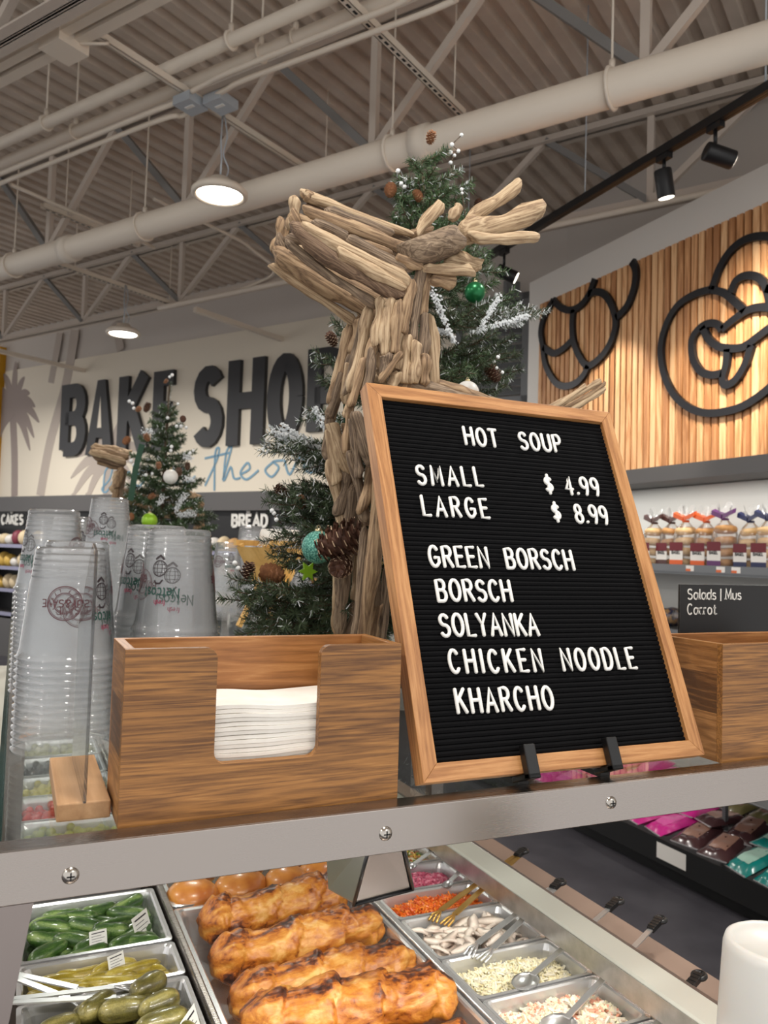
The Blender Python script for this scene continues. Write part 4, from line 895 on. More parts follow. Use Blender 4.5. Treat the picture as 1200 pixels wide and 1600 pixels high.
for lst, zf, s_, back in ((HEAD, zh, 2.727, .085), (ANT, zh, 2.727, 0), (NECK, zh, 2.727, .085), (LEGS, zl, 3.3333, .09)):
    nm = {id(HEAD): 'head_stick', id(ANT): 'antler_stick', id(NECK): 'neck_stick', id(LEGS): 'leg_stick'}[id(lst)]
    for a, b, w, dy, kd in lst:
        y = Y0 + dy; pa, pb = at_y(*zf(*a), y), at_y(*zf(*b), y); pa.z, pb.z = max(pa.z, ZG + .004), max(pb.z, ZG + .004); wd_ = w/s_*y*{id(HEAD): 1.38, id(ANT): 1.25, id(NECK): 1.25, id(LEGS): 1.06}[id(lst)]/FPX
        place_stick(deer, pa, pb, wd_, sd, kd, nm); sd += 1
        if back:
            off = V3((.01, back + abs(dy)*.6, 0)); place_stick(deer, pa + off, pb + off, wd_*1.2, sd + 100, (kd + 1) % 3, nm)
# rough bark plate over the brow
pl = [at_y(*zh(*p_), Y0 - .065) for p_ in ((575, 478), (700, 432), (800, 398), (835, 432), (862, 488), (800, 525), (690, 565), (620, 560))]
mb = MB(); n = len(pl); fr_ = [p_ - deer.location for p_ in pl]; bk = [p_ + V3((0, .03, 0)) for p_ in fr_]; cc = sum(fr_, V3())/n + V3((0, -.012, 0))
fr_ = [V3(p_) for p_ in smooth_path([tuple(p_) for p_ in fr_ + fr_[:1]], 5)[:-1]]; n = len(fr_); rings = []
for k_, (s_, d_) in enumerate(((1, .03), (1.02, .015), (1, .002), (.86, -.007), (.65, -.010), (.42, -.011), (.2, -.012))):
    rings.append([(lambda q: q + V3((0, .006*noise.noise(V3((q.x*30, 5, q.z*140))) if k_ > 2 else 0, 0)))(cc + (p_ - cc)*s_ + V3((0, d_ + .012, 0))) for p_ in fr_])
mb.add([q for r_ in rings for q in r_], [(k_*n + i, k_*n + (i + 1) % n, (k_ + 1)*n + (i + 1) % n, (k_ + 1)*n + i) for k_ in range(len(rings) - 1) for i in range(n)] + [tuple(range(n))[::-1], tuple(range((len(rings) - 1)*n, len(rings)*n))], 0, True)
mb.build('brow_plate', DRIFT[2], deer)
# trunk, hind legs and tail behind the board
rnd = random.Random(3)
for i in range(14):
    a = 2*PI*i/14; c0, c1 = V3((.50, 1.13, CH + .20)), V3((.83, 1.15, CH + .165)); r0 = V3((0, math.cos(a)*.062, math.sin(a)*.075))
    place_stick(deer, c0 + r0, c1 + r0*.9, .034, 300 + i, i % 3, 'body_stick', face=r0)
for dx, dy in ((.80, 1.10), (.82, 1.20)):
    for k in range(4): place_stick(deer, V3((dx + .02*math.cos(k*1.57), dy + .02*math.sin(k*1.57), CH + .13)), V3((dx + .015 + .014*math.cos(k*1.57), dy + .014*math.sin(k*1.57), ZG + .004)), .026, 340 + k + int(dx*50), k % 3, 'leg_stick')
for a, b, w, kd in (((300, 950), (420, 882), 36, 0), ((335, 950), (485, 858), 36, 0), ((392, 952), (505, 890), 34, 0), ((420, 920), (505, 872), 30, 1)):
    zf = zpx(760, 280, 2.727); place_stick(deer, at_y(*zf(a[0] - 90, a[1] + 55), 1.16), at_y(*zf(*b), 1.16), w/2.727*1.1/FPX, 360 + a[0], kd, 'tail_stick')

# the smaller looking reindeer far back
deer2 = thing('driftwood_reindeer', 'far driftwood reindeer beside the small tree at the left, only its head showing', 'sculpture', (.42, 4.12, ZG))
zf = zpx(100, 560, 5.0); Yd = 4.12
for i, (a, b, w, dy, kd) in enumerate((((225, 678), (520, 745), 34, 0, 0), ((215, 705), (500, 768), 34, -.03, 1), ((200, 730), (480, 805), 34, -.04, 0), ((225, 765), (470, 840), 34, -.02, 3), ((260, 800), (440, 862), 28, 0, 1), ((430, 740), (520, 740), 40, -.02, 0),
      ((455, 850), (410, 1010), 34, -.02, 1), ((420, 890), (385, 1040), 34, 0, 0), ((470, 860), (440, 1040), 34, .0, 2), ((410, 1000), (390, 1300), 40, 0, 1), ((450, 1020), (430, 1300), 40, 0, 2),
      ((955, 1020), (1060, 1140), 34, -.05, 0), ((985, 1080), (1085, 1160), 34, -.02, 1), ((1010, 1060), (1075, 1110), 30, 0, 0), ((1060, 1140), (1070, 1290), 34, 0, 0), ((1040, 1150), (1030, 1300), 34, 0, 1), ((400, 1050), (1040, 1120), 50, .05, 2), ((400, 1110), (1040, 1180), 50, .05, 1), ((400, 1170), (1040, 1230), 50, .05, 0))):
    y = Yd + dy; place_stick(deer2, at_y(*zf(*a), y), at_y(*zf(*b), y), w/5*y/FPX*1.5, 500 + i, kd, 'driftwood_stick')
for x, y in ((400, 1300), (430, 1300), (1030, 1300), (1070, 1290)):
    p_ = at_y(*zf(x, y), Yd); place_stick(deer2, p_, V3((p_.x, p_.y, ZG + .005)), .035, 540 + x, 1, 'leg_stick')

# ------------------------------------------------------------------ frosted trees
def branch_mb(p0, p1, droop, rnd, nlen=.0125, dens=1500, frost=.12, side=True, nw=.00075, tw=.0022):
    """one fir twig with side shoots; material 0 needle, 1 twig, 2 frost"""
    mb = MB(); p0, p1 = V3(p0), V3(p1); L = (p1 - p0).length
    def shoot(a, b, sag, r):
        pts = [a.lerp(b, t) + V3((0, 0, -sag*4*t*(1 - t) + sag*0)) for t in (0, .25, .5, .75, 1)]
        mb.tube(pts, [r, r*.9, r*.75, r*.6, r*.4], 4, 1, caps=False); Ls = (b - a).length; n = int(Ls*dens)
        vs, fs, ms = [], [], []
        d = (b - a).normalized(); u_ = d.orthogonal().normalized(); w_ = d.cross(u_)
        for i in range(n):
            t = rnd.uniform(.03, 1.02)*4; k = min(3, int(t)); p = pts[k].lerp(pts[k + 1], t - k)
            an = rnd.uniform(0, 2*PI); out = u_*math.cos(an) + w_*math.sin(an); dr = (d*rnd.uniform(.35, .95) + out).normalized()
            l = nlen*rnd.uniform(.7, 1.2); sd_ = dr.cross(V3((rnd.uniform(-1, 1), rnd.uniform(-1, 1), rnd.uniform(-1, 1)))).normalized()*nw
            c = 2 if rnd.random() < frost*.6*(.1 + t/3) else 0; e = p + dr*l
            if c == 2: sd_ *= 1.3
            mb.add([p - sd_, p + sd_, e + sd_*.5, e - sd_*.5], [(0, 1, 2, 3)], c)
    shoot(p0, p1, droop*L, tw)
    if side:
        n = max(4, int(L/.022))
        for i in range(n):
            t = .22 + .74*i/n; a = p0.lerp(p1, t) + V3((0, 0, -droop*L*4*t*(1 - t))); d = (p1 - p0).normalized()
            sx = d.cross(V3((0, 0, 1))).normalized()*(1 if i % 2 else -1); l = L*(.42*(1 - t) + .14)*rnd.uniform(.8, 1.2)
            l = min(l, .095); b = a + (d*.75 + sx*.75 + V3((0, 0, rnd.uniform(-.35, .35)))).normalized()*l; shoot(a, b, .06*l, tw*.6)
    return mb
def cone_mesh(L=.05, R=.021, n=64):
    mb = MB(); mb.ball((0, 0, 0), (R*.62, R*.62, L*.46), 10, 8, 0)
    for i in range(n):
        t = (i + .5)/n; z = L*(.46 - .92*t); rad = R*.55*math.sin(PI*(.12 + .80*t))**.6; a = i*2.39996
        out = V3((math.cos(a), math.sin(a), 0)); up = V3((0, 0, 1)); sd_ = V3((-math.sin(a), math.cos(a), 0)); s_ = R*.62*math.sin(PI*(.15 + .75*t))**.5
        b = out*rad*.6 + up*z; tip = b + out*s_*.95 + up*s_*(.55 - .5*t); w = s_*.52
        mid = b.lerp(tip, .7)
        mb.add([b - sd_*w*.4, b + sd_*w*.4, mid + sd_*w, tip + sd_*w*.4, tip - sd_*w*.4, mid - sd_*w, mid + up*s_*.14, b - up*s_*.2],
               [(0, 1, 2, 6), (6, 2, 3, 4), (0, 6, 5), (6, 4, 5), (7, 2, 1), (7, 3, 2), (7, 4, 3), (7, 5, 4), (7, 0, 5)], 0)
        mb.add([tip + sd_*w*.42 + up*s_*.03, tip - sd_*w*.42 + up*s_*.03, mid.lerp(tip, .8) - sd_*w*.5 + up*s_*.1, mid.lerp(tip, .8) + sd_*w*.5 + up*s_*.1], [(0, 1, 2, 3)], 1)
    return mb
cone_dark = cone_mesh().build('pine_cone', ['cone_brown', 'cone_tip']); cone_tan = cone_mesh(.046, .021, 52).build('pine_cone', ['cone_tan', 'cone_tip'])
cone_used = set()
def pinecone(p, scale, tan, label, rot=(0, 0, 0)):
    src = cone_tan if tan else cone_dark
    if src.name in cone_used: o = src.copy(); C.objects.link(o)
    else: o = src; cone_used.add(src.name)
    o.location = p; o.scale = (scale,)*3; o.rotation_euler = rot; return tag(o, label, 'pine cone')
def bauble(p, r, m, label, name='bauble'):
    t = thing(name, label, 'ornament', p); MB().ball((0, 0, 0), r, 24, 16).build('ball', m, t)
    MB().lathe([(r*.22, r*.96), (r*.22, r*1.12), (0, r*1.14)], 12).build('cap', 'gold_cap', t); MB().tube([(math.cos(a)*r*.1, 0, r*1.2 + math.sin(a)*r*.12) for a in np.linspace(0, 2*PI, 11)[:-1]], r*.025, 5, closed=True).build('loop', 'gold_cap', t)
    return t
def sprig(root, pts, rnd, r=.0042, name='berry_sprig'):
    mb = MB(); pts = [V3(p_) - root.location for p_ in pts]; mb.tube(pts, .0012, 5, 1)
    for i, p_ in enumerate(pts[1:]):
        mb.ball(p_, r*rnd.uniform(.85, 1.15), 10, 8, 0)
    return mb.build(name, ['berry_white', 'twig'], root)
def frosted(root, p0, p1, rnd, name='frosted_twig', w=.007):
    p0, p1 = V3(p0) - root.location, V3(p1) - root.location; mb = MB(); mb.tube([p0, p1], .0018, 5, 1); L = (p1 - p0).length
    for i in range(int(L*2600)):
        t = rnd.uniform(.05, 1); o_ = V3((rnd.gauss(0, 1), rnd.gauss(0, 1), rnd.gauss(0, 1)))*w*.42*(1.1 - .5*t); s_ = rnd.uniform(.0008, .0019)
        mb.obox(p0.lerp(p1, t) + o_, V3((s_, s_*.4, 0)), V3((0, s_, s_*.5)), V3((s_*.3, 0, s_)))
    return mb.build(name, ['frost', 'twig'], root)
rnd = random.Random(11)
TX, TY = .700, 1.42
tree = thing('christmas_tree', 'tall artificial fir with pine cones and frosted twigs behind the reindeer', 'tree', (TX, TY, ZG))
R0 = tree.location
mb = MB(); mb.tube([(0, 0, 0), (.003, 0, .5), (-.004, -.02, 1.0)], [.014, .010, .003], 8); mb.build('trunk', 'twig', tree)
mb = MB(); mb.box(-.11, -.014, 0, .11, .014, .014); mb.box(-.014, -.11, 0, .014, .11, .014); mb.build('stand', 'black_plastic', tree)
def add_branch(root, p0, p1, m='needle', **k): 
    return branch_mb(V3(p0) - root.location, V3(p1) - root.location, k.pop('droop', .05), rnd, **k).build('branch', [m, 'twig', 'frost'], root)
# branches whose tips show in the photograph: tip pixel, distance, frost
for (x, y), dy, fr_ in (((560, 968), -.10, .05), ((375, 905), -.06, .1), ((398, 960), -.08, .05), ((440, 975), -.12, .04), ((430, 672), -.03, .6), ((480, 640), .0, .5), ((415, 692), .02, .4), ((448, 757), -.05, .1), ((428, 770), -.02, .08), ((470, 705), -.06, .2), ((425, 830), 0, .12), ((445, 800), -.08, .1), ((430, 860), .04, .1),
    ((492, 548), .02, .15), ((497, 590), .03, .1), ((520, 505), .04, .15), ((820, 492), -.02, .6), ((832, 482), .0, .5), ((800, 530), -.04, .1), ((805, 575), .0, .1), ((790, 600), -.06, .15), ((770, 445), 0, .1), ((775, 420), .03, .1), ((765, 395), -.02, .1), ((795, 468), .05, .1), ((700, 235), 0, .12), ((690, 240), .01, .1), ((720, 270), 0, .3), ((733, 290), .02, .2), ((618, 275), .0, .3), ((625, 300), -.02, .2), ((640, 330), .02, .1), ((735, 330), -.01, .2), ((655, 265), .0, .1), ((740, 360), .02, .1), ((615, 345), .04, .1), ((520, 800), -.1, .08), ((500, 900), -.14, .08), ((480, 880), -.12, .06), ((560, 930), -.16, .05), ((450, 930), -.1, .05), ((372, 925), -.12, .06), ((385, 945), -.04, .05), ((415, 965), -.15, .05), ((470, 985), -.1, .05), ((520, 985), -.16, .05), ((405, 935), .02, .05), ((430, 915), -.18, .05), ((500, 940), -.2, .05), ((445, 775), -.1, .05), ((470, 750), .0, .06), ((510, 770), -.12, .06), ((470, 820), -.14, .06), ((540, 700), -.1, .2), ((455, 690), -.08, .4), ((515, 830), -.18, .05), ((480, 850), .02, .06), ((725, 310), .03, .08), ((650, 320), .0, .08), ((690, 300), -.04, .1), ((745, 390), -.06, .06), ((800, 550), .04, .06), ((775, 520), -.1, .08), ((770, 560), -.1, .06), ((690, 560), -.14, .08), ((720, 580), -.14, .06), ((745, 480), -.12, .06), ((700, 480), -.12, .06)):
    p_ = at_y(x, y, TY + dy); r_ = math.hypot(p_.x - TX, p_.y - TY); rise = .28 if y < 420 else .12
    zb = p_.z - r_*rise - .02 if p_.z > CH + .3 else p_.z + r_*.02 + .01
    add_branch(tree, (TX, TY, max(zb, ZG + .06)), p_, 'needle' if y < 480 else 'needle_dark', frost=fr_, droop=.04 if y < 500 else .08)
for i in range(64):                                  # the body of the tree
    t = (i + .5)/64; z = ZG + .10 + .83*t; a = i*2.39996 + rnd.uniform(-.2, .2); r_ = (.30*(1 - t)**.85 + .045)*rnd.uniform(.8, 1.0)
    if math.sin(a) < -.2 and z < CH + .45: r_ = min(r_, .17)
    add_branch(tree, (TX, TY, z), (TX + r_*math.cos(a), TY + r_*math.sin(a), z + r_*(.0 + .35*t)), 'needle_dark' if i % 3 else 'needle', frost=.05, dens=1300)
for i in range(26):
    t = i/25; z = ZG + .76 + .25*t; a = i*2.39996; r_ = (.125 - .085*t)*rnd.uniform(.75, 1.0)
    add_branch(tree, (TX, TY - .01, z), (TX + r_*math.cos(a), TY - .01 + r_*math.sin(a), z + r_*.55), 'needle', frost=.06, dens=1700)
sprig(tree, [at_y(x, y, TY) for x, y in ((706, 262), (704, 254), (710, 243), (704, 238), (716, 236), (706, 226), (721, 211))], rnd)
sprig(tree, [at_y(x, y, TY - .01) for x, y in ((640, 295), (632, 292), (627, 287), (633, 281), (622, 267))], rnd)
sprig(tree, [at_y(x, y, TY - .1) for x, y in ((440, 818), (432, 812), (428, 802), (425, 798))], rnd); sprig(tree, [at_y(x, y, TY - .1) for x, y in ((380, 900), (372, 888), (367, 880))], rnd)
sprig(tree, [at_y(x, y, TY - .05) for x, y in ((735, 352), (728, 345), (722, 302), (721, 296))], rnd, .0036); sprig(tree, [at_y(x, y, TY - .1) for x, y in ((775, 590), (785, 582), (776, 575), (772, 565), (778, 558))], rnd, .0036)
for a, b, dy in (((672, 448), (710, 535), -.12), ((830, 492), (735, 520), -.08), ((783, 460), (752, 508), -.08), ((424, 675), (500, 700), -.06), ((436, 664), (480, 690), -.04), ((490, 636), (520, 680), -.04), ((678, 515), (704, 522), -.1), ((500, 655), (535, 700), -.05)):
    frosted(tree, at_y(*a, TY + dy), at_y(*b, TY + dy), rnd)
mb = MB(); q0, q1, q2 = (at_y(x, y, TY - .12) - R0 for x, y in ((543, 560), (540, 610), (541, 680))); mb.ribbon([(q0.x, q0.z), (q1.x, q1.z), (q2.x, q2.z)], .009, .001, lambda a, b, c: (a, q0.y + c, b)); mb.build('ribbon', 'ribbon_green', tree)
for (x, y), dy, s_, tn, lab in (((673, 216), .0, .58, True, 'light brown pine cone at the very top of the tall tree'), ((610, 298), -.01, .66, True, 'light brown pine cone at the left tip near the top of the tall tree'), ((653, 307), -.03, .55, True, 'light brown pine cone right of the left tip near the top of the tall tree'), ((748, 322), -.02, .52, False, 'dark pine cone above the driftwood antlers'),
    ((519, 531), .03, .60, False, 'snow-tipped pine cone on the twig before the letter P'), ((534, 600), .0, .72, False, 'dark pine cone below the snow-tipped one beside the neck'), ((441, 768), -.04, .58, False, 'dark pine cone at the left end of the branch over the dark wall band'), ((530, 846), -.27, 1.6, False, 'biggest dark pine cone beside the reindeer leg'), ((534, 884), -.26, .95, False, 'round dark pine cone directly below the biggest one'),
    ((427, 897), -.1, .95, True, 'reddish brown pine cone over the bamboo stand'), ((388, 893), -.09, .62, False, 'small red-brown pine cone at the lower left branch tip'), ((771, 585), -.08, .75, False, 'dark pine cone right above the menu board'), ((553, 540), -.04, .55, False, 'dark pine cone against the reindeer neck'), ((752, 500), .0, .7, False, 'dim pine cone among the needles below the green bauble'), ((470, 785), -.06, .55, True, 'brown pine cone deep in the branch at mid left')):
    pinecone(at_y(x, y, TY + dy), s_*1.0, tn, lab, (rnd.uniform(-.8, .8) - (1.2 if s_ > .9 else 0), rnd.uniform(-.8, .8), rnd.uniform(0, 6)))
bauble(at_y(742, 457, TY - .14), .0195, 'ball_green', 'dark green bauble on the tall tree right of the driftwood antlers')
bauble(at_y(730, 614, TY - .2), .021, 'ball_white', 'white bauble peeking over the top edge of the menu board')
bauble(at_y(497, 855, TY - .22), .026, 'ball_teal', 'glittery teal bauble left of the biggest pine cone')
o = thing('star_ornament', 'small yellow-green star ornament below the glittery teal bauble', 'ornament', at_y(482, 893, TY - .2)); mb = MB()
mb.prism([((.016 if k % 2 == 0 else .008)*math.cos(k*PI/6), (.016 if k % 2 == 0 else .008)*math.sin(k*PI/6)) for k in range(12)], .006, lambda a, b, c: (a, c, b)); mb.build('star', 'ball_lime', o)

# the second tree, standing far back on the same shelf
rnd = random.Random(23)
T2 = V3((.60, 3.80, ZG))
tree2 = thing('christmas_tree', 'small looking fir far back at the left in front of the BAKE SHOP letters', 'tree', T2)
mb = MB(); mb.tube([(0, 0, 0), (.0, 0, .5), (.008, 0, 1.0)], [.014, .010, .003], 8); mb.build('trunk', 'twig', tree2)
mb = MB(); mb.box(-.11, -.014, 0, .11, .014, .014); mb.box(-.014, -.11, 0, .014, .11, .014); mb.build('stand', 'black_plastic', tree2)
for i in range(78):
    t = (i + .5)/78; z = ZG + .10 + .80*t; a = i*2.39996; r_ = (.30*(1 - t)**.8 + .03)*rnd.uniform(.78, 1.0)
    add_branch(tree2, (T2.x, T2.y, z), (T2.x + r_*math.cos(a), T2.y + r_*math.sin(a), z + r_*(.05 + .3*t)), 'needle' if i % 2 else 'needle_dark', frost=.09, dens=1250, nw=.0013, nlen=.017)
add_branch(tree2, (T2.x, T2.y, ZG + .85), (T2.x + .015, T2.y, ZG + 1.01), 'needle_dark', side=False, frost=.2, nlen=.012)
zf = zpx(100, 560, 5.0); f2 = lambda x, y, d=3.62: at_y(*zf(x, y), d)
for pts in (((790, 190), (825, 145), (845, 130)), ((580, 400), (545, 390), (535, 350), (510, 335)), ((840, 520), (880, 530), (915, 530), (955, 540)), ((960, 770), (985, 740), (1010, 720)), ((830, 700), (835, 720), (840, 690)), ((860, 340), (890, 355), (810, 465)), ((560, 860), (545, 830), (525, 800)), ((600, 880), (690, 900), (640, 910))): sprig(tree2, [f2(*p_) for p_ in pts], rnd, .0075)
for a, b in (((950, 1060), (870, 1190)), ((1030, 1205), (890, 1225)), ((930, 760), (1000, 780)), ((780, 1080), (740, 1140)), ((620, 560), (690, 580)), ((930, 940), (1010, 950))): frosted(tree2, f2(*a), f2(*b), rnd, w=.02)
mb = MB(); q0, q1, q2 = (f2(x, y, 3.55) - T2 for x, y in ((610, 670), (560, 860), (520, 1110))); mb.ribbon([(q0.x, q0.z), (q1.x, q1.z), (q2.x, q2.z)], .024, .002, lambda a, b, c: (a, q0.y + c, b)); mb.build('ribbon', 'ribbon_green', tree2)
for x, y, s_, tn, lab in ((580, 398, .7, True, 'tan pine cone at the upper left of the far tree'), (648, 385, 1.0, False, 'dark pine cone near the top of the far tree'), (485, 645, .95, True, 'tan pine cone at the left tip above the far driftwood head'), (650, 620, .9, True, 'orange-brown pine cone at the centre of the far tree'), (930, 475, .8, False, 'dark pine cone at the upper right of the far tree'), (895, 890, .9, False, 'dark pine cone right of the white bauble on the far tree'), (965, 845, .8, False, 'pine cone at the right edge of the far tree'), (740, 840, .8, True, 'orange-brown pine cone above the white bauble on the far tree'), (680, 1080, .8, True, 'orange-brown pine cone low on the far tree'), (795, 180, .55, True, 'pine cone at the top spike of the far tree'), (525, 1240, .8, True, 'brown pine cone low at the left of the far tree behind the cups')):
    pinecone(f2(x, y, 3.58), s_*.9, tn, lab, (rnd.uniform(-1, 1), rnd.uniform(-1, 1), 0))
bauble(f2(833, 925, 3.52), .031, 'ball_white', 'white bauble on the far tree'); bauble(f2(668, 1268, 3.5), .033, 'ball_lime', 'lime green bauble low on the far tree above the cups')

# ------------------------------------------------------------------ food pans
def ring(x0, x1, y0, y1, z, r, n=4):
    p = []
    for cx, cy, a in ((x1 - r, y1 - r, 0), (x0 + r, y1 - r, 90), (x0 + r, y0 + r, 180), (x1 - r, y0 + r, 270)):
        for k in range(n + 1): t = math.radians(a + 90*k/n); p.append((cx + r*math.cos(t), cy + r*math.sin(t), z))
    return p
def pan(x0, x1, y0, y1, depth, label, rim=.009, lift=0, m='pan_steel'):
    loc = V3(((x0 + x1)/2, (y0 + y1)/2, ZP - depth)); z = depth + lift; a, b = (x1 - x0)/2, (y1 - y0)/2; i = rim
    R_ = [ring(-a, a, -b, b, z - .004, .008), ring(-a, a, -b, b, z, .008), ring(-a + i*.7, a - i*.7, -b + i*.7, b - i*.7, z + .0008, .009), ring(-a + i, a - i, -b + i, b - i, z - .002, .010), ring(-a + i + .002, a - i - .002, -b + i + .002, b - i - .002, z - .012, .014), ring(-a + i + .008, a - i - .008, -b + i + .008, b - i - .008, .006, .018), ring(-a + i + .016, a - i - .016, -b + i + .016, b - i - .016, .001, .018)]
    n = len(R_[0]); mb = MB(); mb.add([p for r_ in R_ for p in r_], [(k*n + j, k*n + (j + 1) % n, (k + 1)*n + (j + 1) % n, (k + 1)*n + j) for k in range(len(R_) - 1) for j in range(n)] + [tuple(range((len(R_) - 1)*n, len(R_)*n))], 0, False)
    o = mb.build('food_pan', m, None, loc=loc); return tag(o, label, 'pan')
VL = [1.075, 1.288, 1.402, 1.632]                 # pickle pan rows
pan(.030, .270, .86, 1.284, .085, 'steel pan of big dark pickles nearest at the lower left')
pan(.030, .270, 1.290, 1.400, .07, 'narrow steel pan of yellow pickles in the left row')
pan(.030, .270, 1.406, 1.628, .07, 'steel pan of bright green cucumbers in the left row')
pan(.29, .638, .86, 1.520, .07, 'long steel pan holding the golden pastry rolls')
pan(.29, .638, 1.528, 1.78, .07, 'steel pan of shiny baked buns behind the pastry rolls')
SV = [.79, .926, 1.057, 1.184, 1.336, 1.444, 1.565, 1.70]
names = ['nearest salad pan at the bottom edge of the right row', 'steel pan of pink and white crab salad in the right row', 'steel pan of shredded white salad in the right row', 'steel pan of white sliced meat in the right row', 'steel pan of orange carrot salad in the right row', 'steel pan of pink beet salad in the right row', 'steel pan of mixed vegetable salad at the back of the right row']
for k, nm in enumerate(names): pan(.657, .869, SV[k] + .002, SV[k + 1] - .002, .06, nm, rim=.007)
LP = [(1.66, 1.88), (1.885, 2.10), (2.105, 2.30), (2.305, 2.50), (2.505, 2.72), (2.725, 2.95)]
for (a, b), nm in zip(LP, ('empty steel pan behind the cucumbers under the cup rack', 'steel pan of small green olives seen through the glass at the left', 'steel pan of red peppers seen through the glass at the left', 'steel pan of yellow olives seen through the glass', 'steel pan of black olives seen through the glass', 'steel pan of pale olives farthest back through the glass')):
    pan(.030, .270, a, b, .06, nm)
# cucumbers and pickles, one object each
def pickle_mesh(L, R, seed, bumps=.08, bend=.1):
    mb = MB(); n = 14; path, rr = [], []
    for i in range(n + 1):
        t = i/n; path.append(V3((L*(t - .5), bend*L*(1 - (2*t - 1)**2) - bend*L*.5, 0))); rr.append(R*max(.02, (1 - abs(2*t - 1)**3.2))**.5*(.92 + .12*t))
    mb.tube(path, rr, 14, smooth=True)
    for i, v in enumerate(mb.v):
        q = V3(v); c = V3((q.x, path[min(n, i//14)].y, 0)); d = (q - c); nz = noise.noise(q*220 + V3((seed*5, 0, 0)))*bumps + noise.noise(q*60 + V3((seed, 3, 0)))*bumps; mb.v[i] = tuple(c + d*(1 + nz))
    return mb
def pickmat(name, a, b, c, rough):
    m, nt, bs = base(name); f = noisenode(nt, texco(nt, (.25, 1, 1)), 70, 4, .6); f2 = noisenode(nt, texco(nt), 600, 2)
    nt.links.new(ramp(nt, mth(nt, 'ADD', mth(nt, 'MULTIPLY', f, .8), mth(nt, 'MULTIPLY', f2, .2)), [(.34, a), (.5, b), (.66, c)]), bs.inputs['Base Color'])
    bs.inputs['Roughness'].default_value = rough; bs.inputs['Coat Weight'].default_value = .5; bs.inputs['Coat Roughness'].default_value = .08; bumpit(nt, bs, f2, .25, .001)
pickmat('cuke_green', (34, 60, 28), (70, 106, 46), (152, 176, 104), .3); pickmat('pickle_yellow', (112, 96, 26), (168, 146, 44), (206, 188, 92), .3); pickmat('pickle_dark', (66, 62, 32), (112, 104, 50), (164, 152, 90), .3)
mat('brine', (92, 92, 52), .08, coat=.5); mat('brine_green', (62, 88, 52), .08, coat=.5)
def pile(m, x0, x1, y0, y1, zf, n, Lr, Rr, seed, lab, grp, name, yaw):
    rnd = random.Random(seed); protos = []
    for k in range(4): L, R_ = rnd.uniform(*Lr), rnd.uniform(*Rr); protos.append((pickle_mesh(L, R_, k + seed, bend=rnd.uniform(.02, .12)), L, R_))
    objs = [None]*4; pts = []
    for i in range(n):
        k = i % 4; mbk, L, R_ = protos[k]
        best = None
        for tr_ in range(30):
            x, y = rnd.uniform(x0 + L*.42, x1 - L*.42), rnd.uniform(y0 + R_*1.2, y1 - R_*1.2); d = min([math.hypot((x - a)*.75, (y - b)*1.9) for a, b, *_ in pts[-14:]] or [9])
            if best is None or d > best[0]: best = (d, x, y)
        _, x, y = best; lay = i*3//n; pts.append((x, y)); z = zf(x, y) - .012 + R_*.9*lay
        if objs[k] is None: o = mbk.build(name, m); objs[k] = o
        else: o = objs[k].copy(); C.objects.link(o)
        o.location = (x, y, z); o.rotation_euler = (rnd.uniform(0, 6), rnd.uniform(-.14, .14), rnd.uniform(-yaw, yaw) + (PI if rnd.random() < .5 else 0)); tag(o, lab, 'pickle', grp)
flat_ = lambda d: (lambda x, y: ZP - d)
pile('cuke_green', .047, .254, 1.420, 1.616, flat_(.026), 56, (.07, .095), (.0115, .0145), 1, 'green cucumber lying in the pan of bright green cucumbers', 'green cucumbers in the left pan', 'cucumber', .7)
pile('pickle_yellow', .047, .254, 1.302, 1.390, flat_(.022), 30, (.075, .10), (.0100, .0125), 2, 'yellow-green pickle lying in the narrow pan of yellow pickles', 'yellow pickles in the narrow pan', 'pickle', .4)
pile('pickle_dark', .048, .254, .99, 1.270, lambda x, y: ZP - .030 + .034*max(0, (x - .06)/.2), 44, (.06, .085), (.014, .018), 3, 'dark olive pickle lying in the pan of big dark pickles', 'dark pickles in the near left pan', 'pickle', 1.3)
for a, b, c, d, m, nm, lab in ((.042, .258, 1.418, 1.616, 'brine_green', 'brine', 'greenish brine around the green cucumbers'), (.042, .258, 1.302, 1.390, 'brine', 'brine', 'yellowish brine around the yellow pickles'), (.045, .255, .876, 1.268, 'brine', 'brine', 'murky brine around the big dark pickles')):
    z = ZP - .032; tag(MB().box(a, c, z - .008, b, d, z).build(nm, m), lab, 'brine', kind='stuff')
# price cards
for (a, b, c), rz, lab in (((.235, 1.47, ZP - .02), .9, 'white price card standing in the green cucumbers'), ((.252, 1.12, ZP - .01), 1.0, 'white price card standing beside the big dark pickles'), ((.155, 1.44, ZP - .008), .2, 'white price card stuck in front among the green cucumbers'), ((.175, 1.345, ZP - .006), .5, 'white price card among the yellow pickles')):
    t = thing('price_card', lab, 'card', (a, b, c)); t.rotation_euler = (-.35, 0, rz); s_ = 1 if 'big' in lab or 'standing in' in lab else .6
    MB().box(-.024*s_, 0, 0, .024*s_, .0008, .042*s_).build('card', 'paper_card', t)
    mb = MB()
    for k in range(5): mb.box(-.018*s_, -.0003, (.008 + .0065*k)*s_, (.018 - .009*(k % 2))*s_, -.0001, (.0090 + .0065*k + (.0015 if k == 4 else 0))*s_)
    mb.build('printed_lines', 'ink', t)
